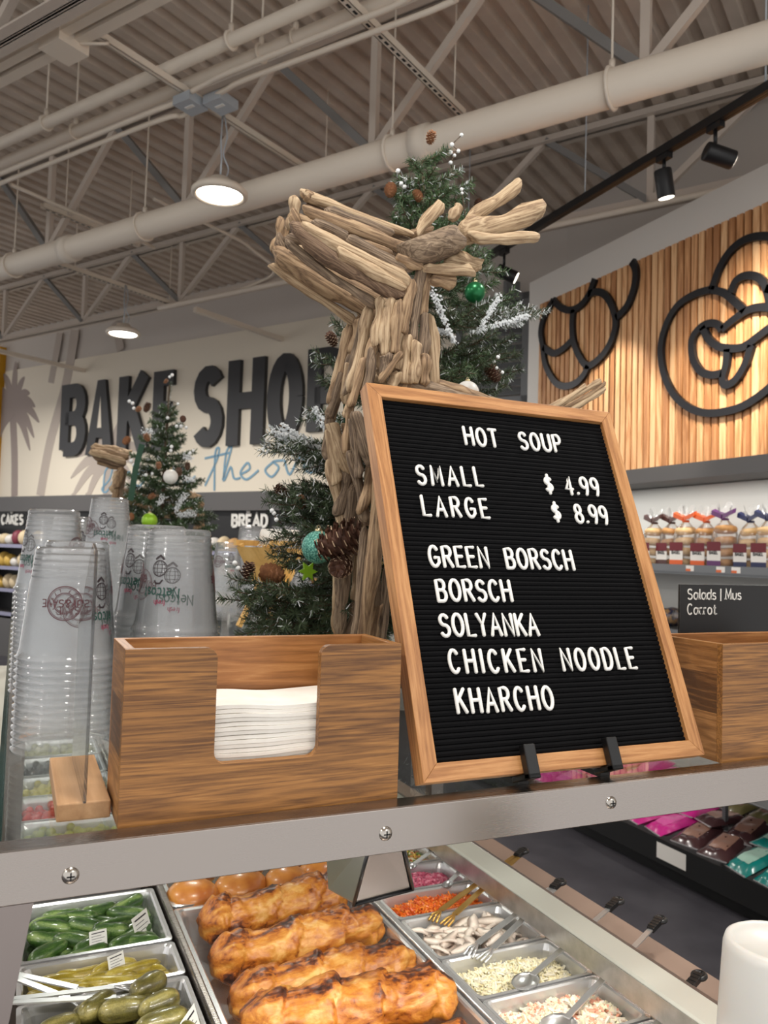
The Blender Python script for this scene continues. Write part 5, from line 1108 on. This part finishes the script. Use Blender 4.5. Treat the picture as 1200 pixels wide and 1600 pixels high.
# small olives and peppers farther along, countable but tiny
def nuggets(col, x0, x1, y0, y1, n, r, seed, name, lab, grp):
    rnd = random.Random(seed); o0 = MB().ball((0, 0, 0), (r*1.25, r, r), 10, 6).build(name, col)
    for i in range(n):
        o = o0 if i == 0 else o0.copy()
        if i: C.objects.link(o)
        o.location = (rnd.uniform(x0 + .02, x1 - .02), rnd.uniform(y0 + .02, y1 - .02), ZP - .03 + (i % 3)*r*.7); o.rotation_euler = (0, rnd.uniform(-.5, .5), rnd.uniform(0, 6)); tag(o, lab, name.replace('_', ' '), grp)
mat('olive_green', (128, 132, 52), .25, c2=(158, 158, 72), ns=30, coat=.4); mat('olive_yellow', (186, 172, 82), .25, coat=.4); mat('olive_black', (38, 32, 34), .2, coat=.5); mat('pepper_red', (200, 34, 24), .25, c2=(168, 22, 18), ns=40, coat=.5); mat('olive_pale', (172, 170, 116), .25, coat=.4)
for (a, b), m, n, nm, lab in ((LP[1], 'olive_green', 90, 'olive', 'small green olive in the pan under the cup rack'), (LP[2], 'pepper_red', 110, 'red_pepper', 'small red pepper in the red pan seen through the glass'), (LP[3], 'olive_yellow', 100, 'olive', 'yellow olive in the pan behind the red peppers'), (LP[4], 'olive_black', 100, 'olive', 'black olive in the pan seen through the glass'), (LP[5], 'olive_pale', 100, 'olive', 'pale olive in the farthest left pan')):
    nuggets(m, .03, .27, a, b, n, .0105, n + len(nm), nm, lab, nm.replace('_', ' ') + 's: ' + lab.split(' in ')[0])

# golden pastry rolls
m, nt, bs = base('pastry'); v_ = texco(nt, (.45, 1, 1), (0, 0, .5)); f1 = noisenode(nt, v_, 26, 5, .6, .9); f2 = noisenode(nt, v_, 110, 4, .65, .5); ff = mth(nt, 'ADD', mth(nt, 'MULTIPLY', f1, .72), mth(nt, 'MULTIPLY', f2, .28))
nt.links.new(ramp(nt, ff, [(.37, (44, 20, 12)), (.43, (98, 46, 18)), (.475, (166, 92, 30)), (.56, (198, 128, 46)), (.68, (224, 174, 98))]), bs.inputs['Base Color']); bs.inputs['Roughness'].default_value = .42; bs.inputs['Coat Weight'].default_value = .15; bs.inputs['Coat Roughness'].default_value = .3; bumpit(nt, bs, f2, .35, .003)
mat('bun_crust', (216, 146, 66), .35, c2=(172, 96, 40), ns=16, coat=.3); mat('bun_pale', (226, 190, 128), .6)
def pastry(p0, p1, R, seed, lab, squash=.86):
    p0, p1 = V3(p0), V3(p1); d = p1 - p0; L = d.length; x = d.normalized(); z = V3((0, 0, 1)); z = (z - x*z.dot(x)).normalized(); y = z.cross(x)
    n, sg_ = 90, 56; vs = []; rnd = random.Random(seed); tw = rnd.uniform(5, 7)*rnd.choice((1, 1, -1))
    for i in range(n + 1):
        t = i/n; e = min(1, (t + .02)*9)**.45*min(1, (1.02 - t)*9)**.45; r0 = R*e*(1 + .07*math.sin(9*t + seed))
        for k in range(sg_):
            a = 2*PI*k/sg_; ph = a + tw*t + .5*math.sin(6*t + seed); saw = ((a/(2*PI) + t*(3.2 + .2*seed) + .10*math.sin(5*t + seed) + .12*noise.noise(V3((t*7, seed, a))) + 10) % 1.0); g = saw**.7 - .25*(saw > .93)
            q = V3((t*L, math.cos(a)*R, math.sin(a)*R)); nz = noise.noise(q*28 + V3((seed*7, 0, 0)))*.14 + noise.noise(q*75 + V3((seed*7, 4, 0)))*.08 + noise.noise(q*180)*.035
            fold = .0 if .1 < t < .9 else .10*math.sin(a*5 + seed)
            r = r0*(.84 + .22*g + nz + fold); vs.append((t*L + nz*R*.5, math.cos(a)*r, math.sin(a)*r*squash))
    F = [(i*sg_ + k, i*sg_ + (k + 1) % sg_, (i + 1)*sg_ + (k + 1) % sg_, (i + 1)*sg_ + k) for i in range(n) for k in range(sg_)] + [tuple(range(sg_))[::-1], tuple(range(n*sg_, (n + 1)*sg_))]
    o = MB().add(vs, F, 0, True).build('pastry_roll', 'pastry'); mt = Matrix((x, y, z)).transposed().to_4x4(); mt.translation = p0; o.matrix_world = mt
    return tag(o, lab, 'pastry')
zr = ZP - .012
pastry((.325, 1.452, zr + .006), (.605, 1.475, zr + .020), .044, 1, 'golden pastry roll farthest back in the long pan, next to the buns')
pastry((.318, 1.330, zr), (.622, 1.345, zr + .01), .043, 2, 'golden pastry roll second from the back in the long pan')
pastry((.325, 1.225, zr - .01), (.626, 1.225, zr), .043, 3, 'golden pastry roll in the middle of the long pan')
pastry((.315, 1.128, zr + .010), (.622, 1.075, zr + .022), .047, 4, 'large golden pastry roll lying in front on top of its neighbour')
pastry((.315, 1.025, zr - .015), (.622, .975, zr - .008), .045, 5, 'lowest golden pastry roll cut off by the bottom edge of the picture')
def bun(p, rx, ry, rz_, seed, lab):
    mb = MB(); mb.ball((0, 0, 0), (rx, ry, rz_), 24, 14)
    for i, v in enumerate(mb.v): q = V3(v); s_ = 1 + noise.noise(q*22 + V3((seed*4, 0, 0)))*.10; mb.v[i] = tuple(q*s_)
    for i, f in enumerate(mb.f): 
        if sum(mb.v[j][2] for j in f)/len(f) < -rz_*.25: mb.m[i] = 1
    return tag(mb.build('bun', ['bun_crust', 'bun_pale'], None, loc=p), lab, 'bun')
for x, y, r_, lab in ((.335, 1.575, .048, 'shiny brown bun at the left front corner of the bun pan'), (.432, 1.585, .050, 'shiny bun second from the left in the bun pan'), (.522, 1.575, .044, 'shiny bun third from the left in the bun pan'), (.598, 1.60, .040, 'shiny bun at the right end of the bun pan'), (.36, 1.69, .046, 'bun in the back row of the bun pan at the left'), (.46, 1.69, .046, 'bun in the back row of the bun pan at the middle'), (.56, 1.70, .046, 'bun in the back row of the bun pan at the right')):
    bun((x, y, ZP - .005), r_*1.05, r_, .032, x*30, lab)

# salads
def salad(k, mats, n, sz, seed, nm, lab, hgt=.024, base_z=.030, sheet=True):
    rnd = random.Random(seed); x0, x1, y0, y1 = .672, .854, SV[k] + .017, SV[k + 1] - .017; mb = MB()
    H = lambda x, y: ZP - base_z + hgt*(1 - ((x - .76)/.115)**2)*(1 - ((y - (y0 + y1)/2)/((y1 - y0)*.62))**2) + .006*noise.noise(V3((x*40, y*40, seed)))
    nx, ny = 24, 16; mb.add([(x0 + (x1 - x0)*i/nx, y0 + (y1 - y0)*j/ny, H(x0 + (x1 - x0)*i/nx, y0 + (y1 - y0)*j/ny) - .003) for j in range(ny + 1) for i in range(nx + 1)], [(j*(nx + 1) + i, j*(nx + 1) + i + 1, (j + 1)*(nx + 1) + i + 1, (j + 1)*(nx + 1) + i) for j in range(ny) for i in range(nx)], 0, True)
    for i in range(n):
        x, y = rnd.uniform(x0, x1), rnd.uniform(y0, y1); l, w, t = sz[0]*rnd.uniform(.6, 1.2)/2, sz[1]*rnd.uniform(.7, 1.2)/2, sz[2]/2
        a, el = rnd.uniform(0, 6.3), rnd.uniform(-.6, .6); ax = V3((math.cos(a)*math.cos(el), math.sin(a)*math.cos(el), math.sin(el))); b = ax.orthogonal().normalized(); an = rnd.uniform(0, 6.3); c = ax.cross(b); b2 = b*math.cos(an) + c*math.sin(an); c2 = ax.cross(b2)
        mb.obox((x, y, H(x, y) + rnd.uniform(-.001, .004)), ax*l, b2*w, c2*t, rnd.randrange(len(mats)))
    return tag(mb.build(nm, mats), lab, 'salad', kind='stuff')
for n_, c_ in dict(s_orange=(232, 112, 28), s_orange2=(240, 142, 52), s_orange3=(206, 84, 20), s_pink=(196, 92, 118), s_pink2=(216, 130, 150), s_beet=(160, 56, 88), s_white=(232, 226, 208), s_cream=(238, 230, 198), s_cream2=(222, 210, 168), s_pale=(228, 208, 190), s_crab=(236, 168, 140), s_corn=(236, 200, 92), s_green=(120, 150, 60), s_red=(196, 70, 50), s_veg=(214, 150, 84)).items(): mat(n_, c_, .4, coat=.15)
salad(4, ['s_orange', 's_orange2', 's_orange3'], 1300, (.020, .0028, .0022), 1, 'carrot_salad', 'heap of shredded orange carrot salad', .024)
salad(5, ['s_pink', 's_pink2', 's_beet', 's_pink'], 900, (.008, .005, .004), 2, 'beet_salad', 'heap of chopped pink beet salad', .022, .028)
salad(6, ['s_veg', 's_corn', 's_green', 's_red', 's_cream'], 800, (.008, .006, .005), 3, 'vegetable_salad', 'colourful chopped vegetable salad at the back', .022, .027)
salad(2, ['s_cream', 's_cream', 's_white', 's_cream2'], 1400, (.014, .0028, .0022), 4, 'cabbage_salad', 'heap of shredded creamy white salad', .024)
salad(1, ['s_cream', 's_pale', 's_crab', 's_white', 's_cream'], 1000, (.013, .006, .003), 5, 'crab_salad', 'creamy salad with pink crab shreds near the bottom edge', .024)
salad(0, ['s_cream', 's_white', 's_pale'], 600, (.012, .005, .003), 6, 'creamy_salad', 'creamy salad in the nearest right pan', .02)
mat('meat_white', (232, 220, 206), .4, c2=(206, 180, 164), ns=30, coat=.3)
rnd = random.Random(9); mp = []
for k in range(3):
    mb = MB(); n = 9; L = .045 + .006*k; vs = []
    for i in range(n + 1):
        t = i/n; w = .010*math.sin(PI*(.12 + .76*t)); z = .007*math.sin(PI*t + k) 
        for a, b in ((-w, 0), (0, .0032), (w, 0), (0, -.0032)): vs.append((L*(t - .5), a + .004*math.sin(3*t + k), z + b))
    mb.add(vs, [(i*4 + j, i*4 + (j + 1) % 4, i*4 + 4 + (j + 1) % 4, i*4 + 4 + j) for i in range(n) for j in range(4)] + [(0, 1, 2, 3), tuple(range(n*4, n*4 + 4))[::-1]], 0, True); mp.append(mb.build('meat_slice', 'meat_white'))
for i in range(54):
    o = mp[i] if i < 3 else mp[i % 3].copy()
    if i >= 3: C.objects.link(o)
    x, y = rnd.uniform(.685, .84), rnd.uniform(SV[3] + .028, SV[4] - .028)
    o.location = (x, y, ZP - .040 + .028*(1 - ((x - .76)/.11)**2) + (i % 4)*.0035); o.rotation_euler = (rnd.uniform(-.5, .5), rnd.uniform(-.4, .4), rnd.uniform(0, 6)); tag(o, 'curled white meat slice in the pan beyond the shredded white salad', 'meat', 'white meat slices')

# spoons and tongs of the right row, handles over the curb
def utensil(name, lab, cat, bowl, tip, bw, handle_len=.045, golden=False, tongs=False, slot=False):
    b, t = V3(bowl), V3(tip); d = (t - b).normalized(); L = (t - b).length; o = thing(name, lab, cat, b); sd_ = d.cross(V3((0, 0, 1))).normalized(); up = sd_.cross(d); m = 'tong_gold' if golden else 'tong_steel'
    hs = t - d*handle_len - b
    for s_ in ((-1, 1) if tongs else (0,)):
        off = sd_*.012*s_; mb = MB(); mb.beam(off*1.2, hs + off*.3, .011 if tongs else .009, .0022, up); mb.build('arm' if tongs else 'shaft', m, o)
        if tongs:
            mb = MB()
            for q in (-1, 0, 1): mb.tube([off*1.2, off*1.2 - d*.018 + sd_*.007*q - up*.002, off*1.0 - d*.034 + sd_*.008*q - up*.006], .0022, 6)
            mb.build('claw', m, o)
    if not tongs:
        mb = MB(); mb.ball((0, 0, 0), (1, 1, 1), 16, 8)
        mb.v = [tuple(d*v[0]*bw*1.35 + sd_*v[1]*bw - up*(abs(v[2])*.004 + .006*(1 - min(1, v[0]**2 + v[1]**2))) - d*bw) for v in mb.v]; mb.build('bowl', m, o)
    e = t - b; mb = MB(); g = handle_len
    mb.beam(hs, e - d*.012, .0125, .009, up); mb.tube([e - d*.014 + d*.010*math.cos(a) + sd_*.0085*math.sin(a) for a in np.linspace(0, 2*PI, 15)[:-1]], .0042, 8, closed=True)
    for k in range(4): c = hs + d*(g*.15 + k*g*.17); mb.obox(c + up*.004, d*.004, sd_*.0068, up*.0016)
    mb.build('handle', 'black_plastic', o, bevel=.0008); return o
mat('tong_gold', (216, 172, 96), .28, .8)
def atz(x, y, z): return at_z(x, y, z)
utensil('serving_tongs', 'steel tongs with black handle lying in the orange carrot salad', 'tongs', atz(700, 1425, -.652), atz(822, 1326, -.632), .02, .05, True, True)
utensil('serving_tongs', 'steel tongs with black loop handle lying in the white meat slices', 'tongs', atz(758, 1478, -.652), atz(880, 1374, -.632), .02, .05, False, True)
utensil('serving_spoon', 'steel spoon with black handle in the shredded white salad', 'spoon', atz(832, 1523, -.654), atz(970, 1403, -.632), .02, .055)
utensil('serving_spoon', 'steel spoon with black handle in the crab salad near the bottom', 'spoon', atz(885, 1590, -.652), atz(1036, 1432, -.632), .026, .06)
utensil('serving_spoon', 'spoon with black handle tip beside the white cup', 'spoon', at_z(990, 1640, -.652), atz(1098, 1518, -.632), .02, .055)
utensil('serving_spoon', 'white-ended spoon in the pink beet salad', 'spoon', atz(704, 1376, -.650), atz(730, 1350, -.635), .010, .01)
utensil('serving_spoon', 'spoon in the mixed vegetable salad at the back', 'spoon', atz(648, 1349, -.650), atz(685, 1322, -.635), .010, .01)
utensil('serving_tongs', 'steel tongs resting across the left end of the yellow pickle pan', 'tongs', V3((.105, 1.285, ZP + .004)), V3((-.005, 1.345, ZP + .03)), .02, .03, False, True)
utensil('serving_tongs', 'steel tongs lying along the near rim of the dark pickle pan', 'tongs', V3((.16, 1.25, ZP + .012)), V3((-.01, 1.25, ZP + .03)), .02, .03, False, True)

# ------------------------------------------------------------------ bamboo stands far along the shelf
def bamboo(p, s_, lab, rz):
    o = thing('bamboo_stand', lab, 'stand', p, rz=rz)
    for k in range(2):
        y = -.06 + .12*k; mb = MB(); mb.beam(V3((-.085*s_, y, .01)), V3((.075*s_, y, .27*s_)), .014, .016, (0, 1, 0)); mb.build('leg', 'bamboo', o)
        mb = MB(); mb.beam(V3((.085*s_, y + .02, .01)), V3((-.075*s_, y + .02, .27*s_)), .014, .016, (0, 1, 0)); mb.build('leg', 'bamboo', o)
    mb = MB(); mb.beam(V3((-.085*s_, -.075, .275*s_)), V3((.085*s_, -.075, .275*s_)), .012, .018, (0, 0, 1)); mb.beam(V3((-.085*s_, .095, .275*s_)), V3((.085*s_, .095, .275*s_)), .012, .018, (0, 0, 1)); mb.build('top_rail', 'bamboo', o)
    mb = MB(); mb.add([(-.083*s_, -.07, .262*s_), (.083*s_, -.07, .262*s_), (.02*s_, -.055, .15*s_), (-.02*s_, -.055, .15*s_), (-.083*s_, .09, .262*s_), (.083*s_, .09, .262*s_), (.02*s_, .075, .15*s_), (-.02*s_, .075, .15*s_)], [(0, 1, 2, 3), (4, 7, 6, 5), (0, 3, 7, 4), (1, 5, 6, 2), (3, 2, 6, 7)]); mb.build('sling', 'bamboo', o)
    return o
bamboo(V3((.755, 2.52, ZG)), 1.0, 'folding bamboo stand behind the tall tree holding a white roll', .45)
bamboo(V3((1.0, 2.30, ZG)), .8, 'second bamboo stand half hidden by the tall tree and the reindeer leg', .45)
o = tag(MB().tube([(-.06, 0, 0), (.06, 0, 0)], .028, 16).build('paper_roll', 'napkin', None, loc=(.775, 2.53, ZG + .294)), 'white paper roll lying on the bamboo stand', 'paper roll')
for x, y, lab in ((.86, 2.2, 'white tub behind the lower branches of the tall tree'), (.97, 2.05, 'white tub right beside the reindeer leg behind the branches')):
    t = thing('white_tub', lab, 'tub', (x, y, ZG)); MB().lathe([(0, .0005), (.05, .0005), (.06, .10), (.064, .105), (.06, .107)], 24).build('body', 'white_cup', t); MB().lathe([(.0, .112), (.06, .112), (.066, .106), (.0645, .100)], 24).build('lid', 'white_cup', t)

# ------------------------------------------------------------------ bagel shelf under the slats
SX = 3.30
sh = thing('store_shelf', 'grey metal shelf unit of bagged bagels under the slatted panel', 'shelf', (3.45, 3.2, 0)); S0 = sh.location
mat('shelf_metal', (120, 122, 124), .35, .6); mat('tag_white', (240, 236, 230), .5); mat('tag_orange', (226, 112, 60), .5); mat('kick_black', (14, 14, 15), .6)
mb = MB(); mb.box(SX + .012, 1.3, CH - .075, 3.612, 5.1, CH - .055); mb.build('top_shelf', 'shelf_metal', sh, loc=-S0)
mb = MB(); mb.box(SX, 1.3, CH - .062, SX + .011, 5.1, CH - .022); mb.build('price_rail', 'shelf_metal', sh, loc=-S0)
mb = MB(); mb.box(SX + .012, 1.3, CH - .40, 3.612, 5.1, CH - .38); mb.build('middle_shelf', 'shelf_metal', sh, loc=-S0)
mb = MB(); mb.box(3.604, 1.3, .2, 3.616, 5.1, CH + .44); mb.build('back_panel', 'shelf_wall', sh, loc=-S0)
mb = MB(); mb.box(2.95, 1.3, .10, 3.60, 5.1, .155); mb.build('base_shelf', 'shelf_metal', sh, loc=-S0); mb = MB(); mb.box(3.0, 1.3, .0, 3.58, 5.1, .099); mb.build('kick_plate', 'kick_black', sh, loc=-S0); mb = MB(); mb.box(2.94, 1.3, .075, 2.949, 5.1, .19); mb.build('base_rail', 'kick_black', sh, loc=-S0)
for px in (1126, 1150, 1078):
    p_ = at_x(px, 891, SX); mb = MB(); mb.box(SX - .0015, p_.y - .028, CH - .056, SX - .0002, p_.y + .028, CH - .026, 0); mb.box(SX - .002, p_.y - .006, CH - .056, SX - .0016, p_.y + .028, CH - .043, 1); mb.build('price_tag', ['tag_white', 'tag_orange'], sh, loc=-S0)
for px, py in ((1052, 1331),):
    p_ = at_x(px, py, 2.939); mb = MB(); mb.box(2.9385, p_.y - .08, .10, 2.9398, p_.y + .11, .175); mb.build('price_tag', 'tag_white', sh, loc=-S0)
l_ = bpy.data.lights.new('shelf_lamp', 'AREA'); l_.shape = 'RECTANGLE'; l_.size = .06; l_.size_y = 3.4; l_.energy = 7; l_.color = (1, .96, .9); lo_ = bpy.data.objects.new('shelf_lamp', l_); C.objects.link(lo_); lo_.location = (3.40, 3.2, CH + .44)
mat('bagel_tan', (204, 152, 92), .6, c2=(178, 122, 66), ns=30); mat('bagel_pale', (226, 190, 138), .6, c2=(206, 162, 104), ns=30); mat('maroon', (112, 28, 40), .5); mat('tie_orange', (226, 100, 44), .4); mat('tie_purple', (98, 44, 104), .4); mat('tie_navy', (36, 42, 82), .4); mat('tie_brown', (84, 50, 44), .4)
def bag(p, h, w, tie, band, lab, seed, bm='bagel_tan', word='BAGEL'):
    rnd = random.Random(seed); t = thing('bagel_bag', lab, 'bread bag', p, rz=rnd.uniform(-.15, .15)); d = w*.8
    n = 4
    for k in range(n):
        mb = MB(); R_, r_ = w*.30, w*.16; mb.tube([(R_*math.cos(a), R_*math.sin(a)*.9, 0) for a in np.linspace(0, 2*PI, 17)[:-1]], r_, 10, closed=True); zz = h*.13 + k*h*.175
        o_ = mb.build('bagel', bm, t); o_.location = (rnd.uniform(-.004, .004), rnd.uniform(-.004, .004), zz); o_.rotation_euler = (rnd.uniform(-.12, .12), rnd.uniform(-.12, .12), 0)
    vs, F, sg_ = [], [], 24; prof = [(.46, 0), (.52, .05), (.54, .35), (.50, .60), (.34, .72), (.14, .80), (.10, .83), (.20, .90), (.34, 1.02)]
    for i, (a, b) in enumerate(prof):
        for k in range(sg_):
            an = 2*PI*k/sg_; rr = a*(1 + .06*math.sin(5*an + seed + i) + (.25*math.sin(4*an + seed) if i > 6 else 0)); vs.append((w*rr*math.cos(an)*(1 if i < 6 else .9), d*rr*math.sin(an)*1.1, h*(b + (.07*math.sin(3*an + seed) if i > 7 else 0))))
    F = [(i*sg_ + k, i*sg_ + (k + 1) % sg_, (i + 1)*sg_ + (k + 1) % sg_, (i + 1)*sg_ + k) for i in range(len(prof) - 1) for k in range(sg_)] + [tuple(range(sg_))[::-1]]
    MB().add(vs, F, 0, True).build('bag', 'bag_film', t)
    mb = MB(); lw, z0, z1 = w*.36, h*.08, h*.46; fx = -w*.56
    for i, (za, zb, mi) in enumerate(((z0, z1, 0), (z0, z0 + h*.09, 2), (z1 - h*.14, z1, 1))): mb.box(fx - .0006*i, -lw, za, fx + .001, lw, zb, mi)
    hh = .016; text_ribbon(mb, word, -text_width(word, hh, .2)/2, h*.27, hh, .0036, .0006, lambda a, b, c: (fx - .001 - c, -a, b), mi=3); mb.build('label', ['tag_white', 'maroon', band, 'ink'], t)
    mb = MB(); mb.tube([(w*.12*math.cos(a), d*.14*math.sin(a), h*.815) for a in np.linspace(0, 2*PI, 13)[:-1]], .006, 6, closed=True)
    for s_ in (-1, 1): mb.obox(V3((-.01, s_*w*.30, h*.90)), V3((.012, 0, .004)), V3((0, w*.26, s_*.012)), V3((.002, 0, h*.035)))
    mb.build('tie', tie, t); return t
for i, (px, s_, tie, lab, bm) in enumerate(((1020, 1.0, 'tie_brown', 'bag of bagels with dark tie at the left edge right beside the menu board', 'bagel_pale'), (1043, 1.0, 'tie_brown', 'bag of bagels with brown tie second from the menu board', 'bagel_tan'), (1069, 1.02, 'tie_orange', 'bag of bagels with orange band and tie', 'bagel_pale'), (1097, 1.0, 'tie_orange', 'bag of bagels with small orange tie between the orange and purple ones', 'bagel_tan'), (1130, 1.04, 'tie_purple', 'bag of bagels with purple band and tie', 'bagel_tan'), (1166, .98, 'tie_navy', 'bag of mini bagels with navy blue tie', 'bagel_pale'), (1199, 1.0, 'tie_navy', 'bag of bagels with blue tie cut off at the right picture edge', 'bagel_pale'))):
    p_ = at_x(px, 872, SX + .10); bag(V3((SX + .11 + .02*(i % 2), p_.y, CH - .0545)), .33*s_, .128*s_, tie, tie, lab, i + 3, bm)
mat('loaf_brown', (150, 96, 54), .6, c2=(110, 66, 36), ns=10); mat('wrap_navy', (40, 44, 70), .35, c2=(150, 120, 84), ns=24, lo=.45, hi=.6)
for i, y in enumerate((2.85, 3.02, 3.2, 3.38, 3.56, 3.74, 3.93, 4.12, 2.68)):
    t = thing('bread_loaf', 'wrapped dark loaf lying on the lower shelf below the bagel bags', 'bread', (SX + .14, y, CH - .379), 'dark loaves on the lower shelf'); mb = MB(); mb.ball((0, 0, .055), (.11, .07, .055), 16, 10)
    for j, v in enumerate(mb.v): q = V3(v); mb.v[j] = (q.x, q.y, max(.0, q.z*(1 + .12*noise.noise(q*30 + V3((i, 0, 0))))))
    mb.build('wrapped_loaf', 'wrap_navy', t); MB().tube([(-.105, 0, .06), (-.125, .005, .075), (-.15, .012, .08)], [.02, .01, .03], 10).build('twisted_end', 'bag_film', t)
# snack bags on the base shelf
def snack(col, c2, p, s_, rz, tilt, lab, grp=None):
    o = thing('snack_bag', lab, 'snack bag', p, grp, rz); o.rotation_euler = (tilt, 0, rz); mb = MB(); n, w, h = 14, .075*s_, .11*s_; vs = []
    for sg_ in (1, -1):
        for j in range(n + 1):
            for i in range(n + 1): a, b = i/n*2 - 1, j/n*2 - 1; pf = max(0, (1 - a**4)*(1 - b**4)); vs.append((a*w*(1 - .06*(1 - abs(b))), b*h, sg_*(.026*s_*pf*(1 + .35*noise.noise(V3((a*3, b*3, s_*9 + rz)))) + .0008)))
    q = (n + 1)**2; F = [(k*q + j*(n + 1) + i, k*q + j*(n + 1) + i + 1, k*q + (j + 1)*(n + 1) + i + 1, k*q + (j + 1)*(n + 1) + i) for k in (0, 1) for j in range(n) for i in range(n)]
    mb.add(vs, F, 0, True); mb.build('pouch', col, o); [MB().box(-w*.93, sgn*h - .004, -.002, w*.93, sgn*h + .004, .002).build('crimped_seal', 'bag_silver', o) for sgn in (1, -1)]; mb = MB(); zf_ = lambda a, b: .026*s_*max(0, (1 - a**4)*(1 - b**4))*(1 + .35*noise.noise(V3((a*3, b*3, s_*9 + rz)))) + .0022
    g_ = [i/6*1.1 - .55 for i in range(7)]; mb.add([(a*w*(1 - .06*(1 - abs(b))), b*h, zf_(a, b)) for b in g_ for a in g_], [(j*7 + i, j*7 + i + 1, j*7 + i + 8, j*7 + i + 7) for j in range(6) for i in range(6)], 0, True); mb.build('printed_panel', c2, o); return o
mat('bag_magenta', (206, 42, 140), .25, coat=.5); mat('bag_magenta2', (226, 96, 170), .25, coat=.5); mat('bag_brown', (70, 44, 46), .25, coat=.5); mat('bag_brown2', (150, 112, 96), .3, coat=.5); mat('bag_teal', (20, 130, 124), .25, coat=.5); mat('bag_teal2', (170, 206, 190), .3, coat=.5); mat('bag_olive', (120, 112, 72), .3, coat=.5); mat('bag_silver', (206, 204, 206), .25, .6)
rnd = random.Random(31)
for i in range(42):
    y = 4.31 - (i//3)*.166 + rnd.uniform(-.006, .006); k = 0 if y > 3.12 else 1 if y > 2.72 else 2; row = i % 3
    c1, c2, nm = (('bag_magenta', 'bag_magenta2', 'magenta'), ('bag_brown' if row < 2 else 'bag_olive', 'bag_brown2', 'brown'), ('bag_teal', 'bag_teal2', 'teal'))[k]
    snack(c1, c2, V3((3.06 + .16*row, y,   .24 + .06*row)), 1.05, PI/2 + rnd.uniform(-.3, .3), rnd.uniform(-.22, .10) - .2, 'shiny %s snack bag in the pile on the lowest shelf over the dark floor' % nm, nm + ' snack bags on the lowest shelf')
# slanted clear bin edge above the snack bags
o = thing('clear_bin', 'clear plastic bin wall above the teal snack bags at the right edge', 'bin', (2.97, 2.45, .53)); MB().box(0, -.5, -.02, .004, .5, .16).build('front_panel', 'acrylic', o); MB().box(-.006, -.5, .16, .010, .5, .172).build('rim', 'acrylic', o); MB().box(.004, -.5, -.026, .5, .5, -.021).build('tray', 'shelf_metal', o)
for y in (-.48, .48): MB().box(.2, y - .01, -.3745, .22, y + .01, -.026).build('post', 'shelf_metal', o)

# ------------------------------------------------------------------ bread cases along the back wall
for c0, c1, lab in ((-11.45, -9.55, 'tall open bread case at the far left under the palms'), (-8.1, -4.4, 'dark open bread case below the BREAD lettering')):
    o = thing('bread_case', lab, 'display case', sw((c0 + c1)/2, 6.55, -CH)); f = lambda a, b, c: sw(a, b, c) - o.location
    def bb(mb, a0_, b0, z0, a1, b1, z1): return mb.add([f(a, b, c) for c in (z0, z1) for b in (b0, b1) for a in (a0_, a1)], [(0, 2, 3, 1), (4, 5, 7, 6), (0, 1, 5, 4), (2, 6, 7, 3), (0, 4, 6, 2), (1, 3, 7, 5)])
    bb(MB(), c0, 6.76, -1.4, c1, 6.80, .2).build('back_panel', 'soffit_black', o)
    for z in (-.06, -.36, -.66, -.98): bb(MB(), c0, 6.36, z - .02, c1, 6.758, z).build('shelf', 'soffit_grey', o); bb(MB(), c0, 6.34, z - .035, c1, 6.358, z + .012).build('price_strip', 'strip_blue' if 'strip_blue' in M else mat('strip_blue', (150, 150, 176), .5), o)
    bb(MB(), c0, 6.34, -1.559, c1, 6.80, -1.05).build('base', 'soffit_grey', o)
    for a in (c0, c1 - .03): bb(MB(), a, 6.36, -1.04, a + .029, 6.758, .2).build('end_panel', 'soffit_black', o)
for n_, c_ in dict(pk_cream=(226, 206, 170), pk_tan=(204, 160, 108), pk_white=(230, 226, 220), pk_maroon=(136, 62, 78), pk_blue=(88, 100, 160), pk_yellow=(222, 184, 92)).items(): mat(n_, c_, .5)
rnd = random.Random(5); pmesh = {}
for r0, r1 in ((-11.3, -9.7), (-8.0, -4.5)):
    for z in (-.06, -.36, -.66):
        a = r0
        while a < r1:
            m = rnd.choice(['pk_cream', 'pk_cream', 'pk_tan', 'pk_white', 'pk_maroon', 'pk_yellow']) if r0 < -9 else rnd.choice(['pk_cream', 'pk_tan', 'pk_white'])
            if m not in pmesh:
                mb = MB(); mb.ball((0, 0, .075), (.07, .10, .08), 12, 8); mb.v = [(x, y, max(0, zz)) for x, y, zz in mb.v]; o = mb.build('bread_package', m); pmesh[m] = o
            else: o = pmesh[m].copy(); C.objects.link(o)
            o.location = sw(a, 6.5, z + .001); o.rotation_euler = (0, 0, -a0 + rnd.uniform(-.2, .2)); o.scale = (rnd.uniform(.85, 1.0), 1, rnd.uniform(.9, 1.35))
            side = 'far left bread case' if r0 < -9 else 'dark bread case below the BREAD lettering'; col = {'pk_cream': 'cream', 'pk_tan': 'tan', 'pk_white': 'white', 'pk_maroon': 'maroon', 'pk_yellow': 'yellow'}[m]
            tag(o, '%s bread package in the row on the %s' % (col, side), 'bread package', '%s packages in the %s' % (col, side)); a += .155
# a blurred steel end post of the next bar at the left edge
o = thing('neighbour_bar', 'steel and glass top of the next food bar, blurred at the left edge', 'food bar', (-.95, 4.0, 0))
for y in (-.6, .4): MB().box(-.03, y, 1.0, .03, y + .05, CH - .12).build('post', 'post_steel', o)
MB().box(-.5, -.8, .1, .05, 1.2, 1.0).build('cabinet', 'post_steel', o); MB().box(-.5, -.8, CH - .12, .04, 1.2, CH - .11).build('glass_shelf', 'shelf_glass', o); MB().box(.04, -.8, CH - .14, .05, 1.2, CH - .10).build('rail', 'bamboo', o)
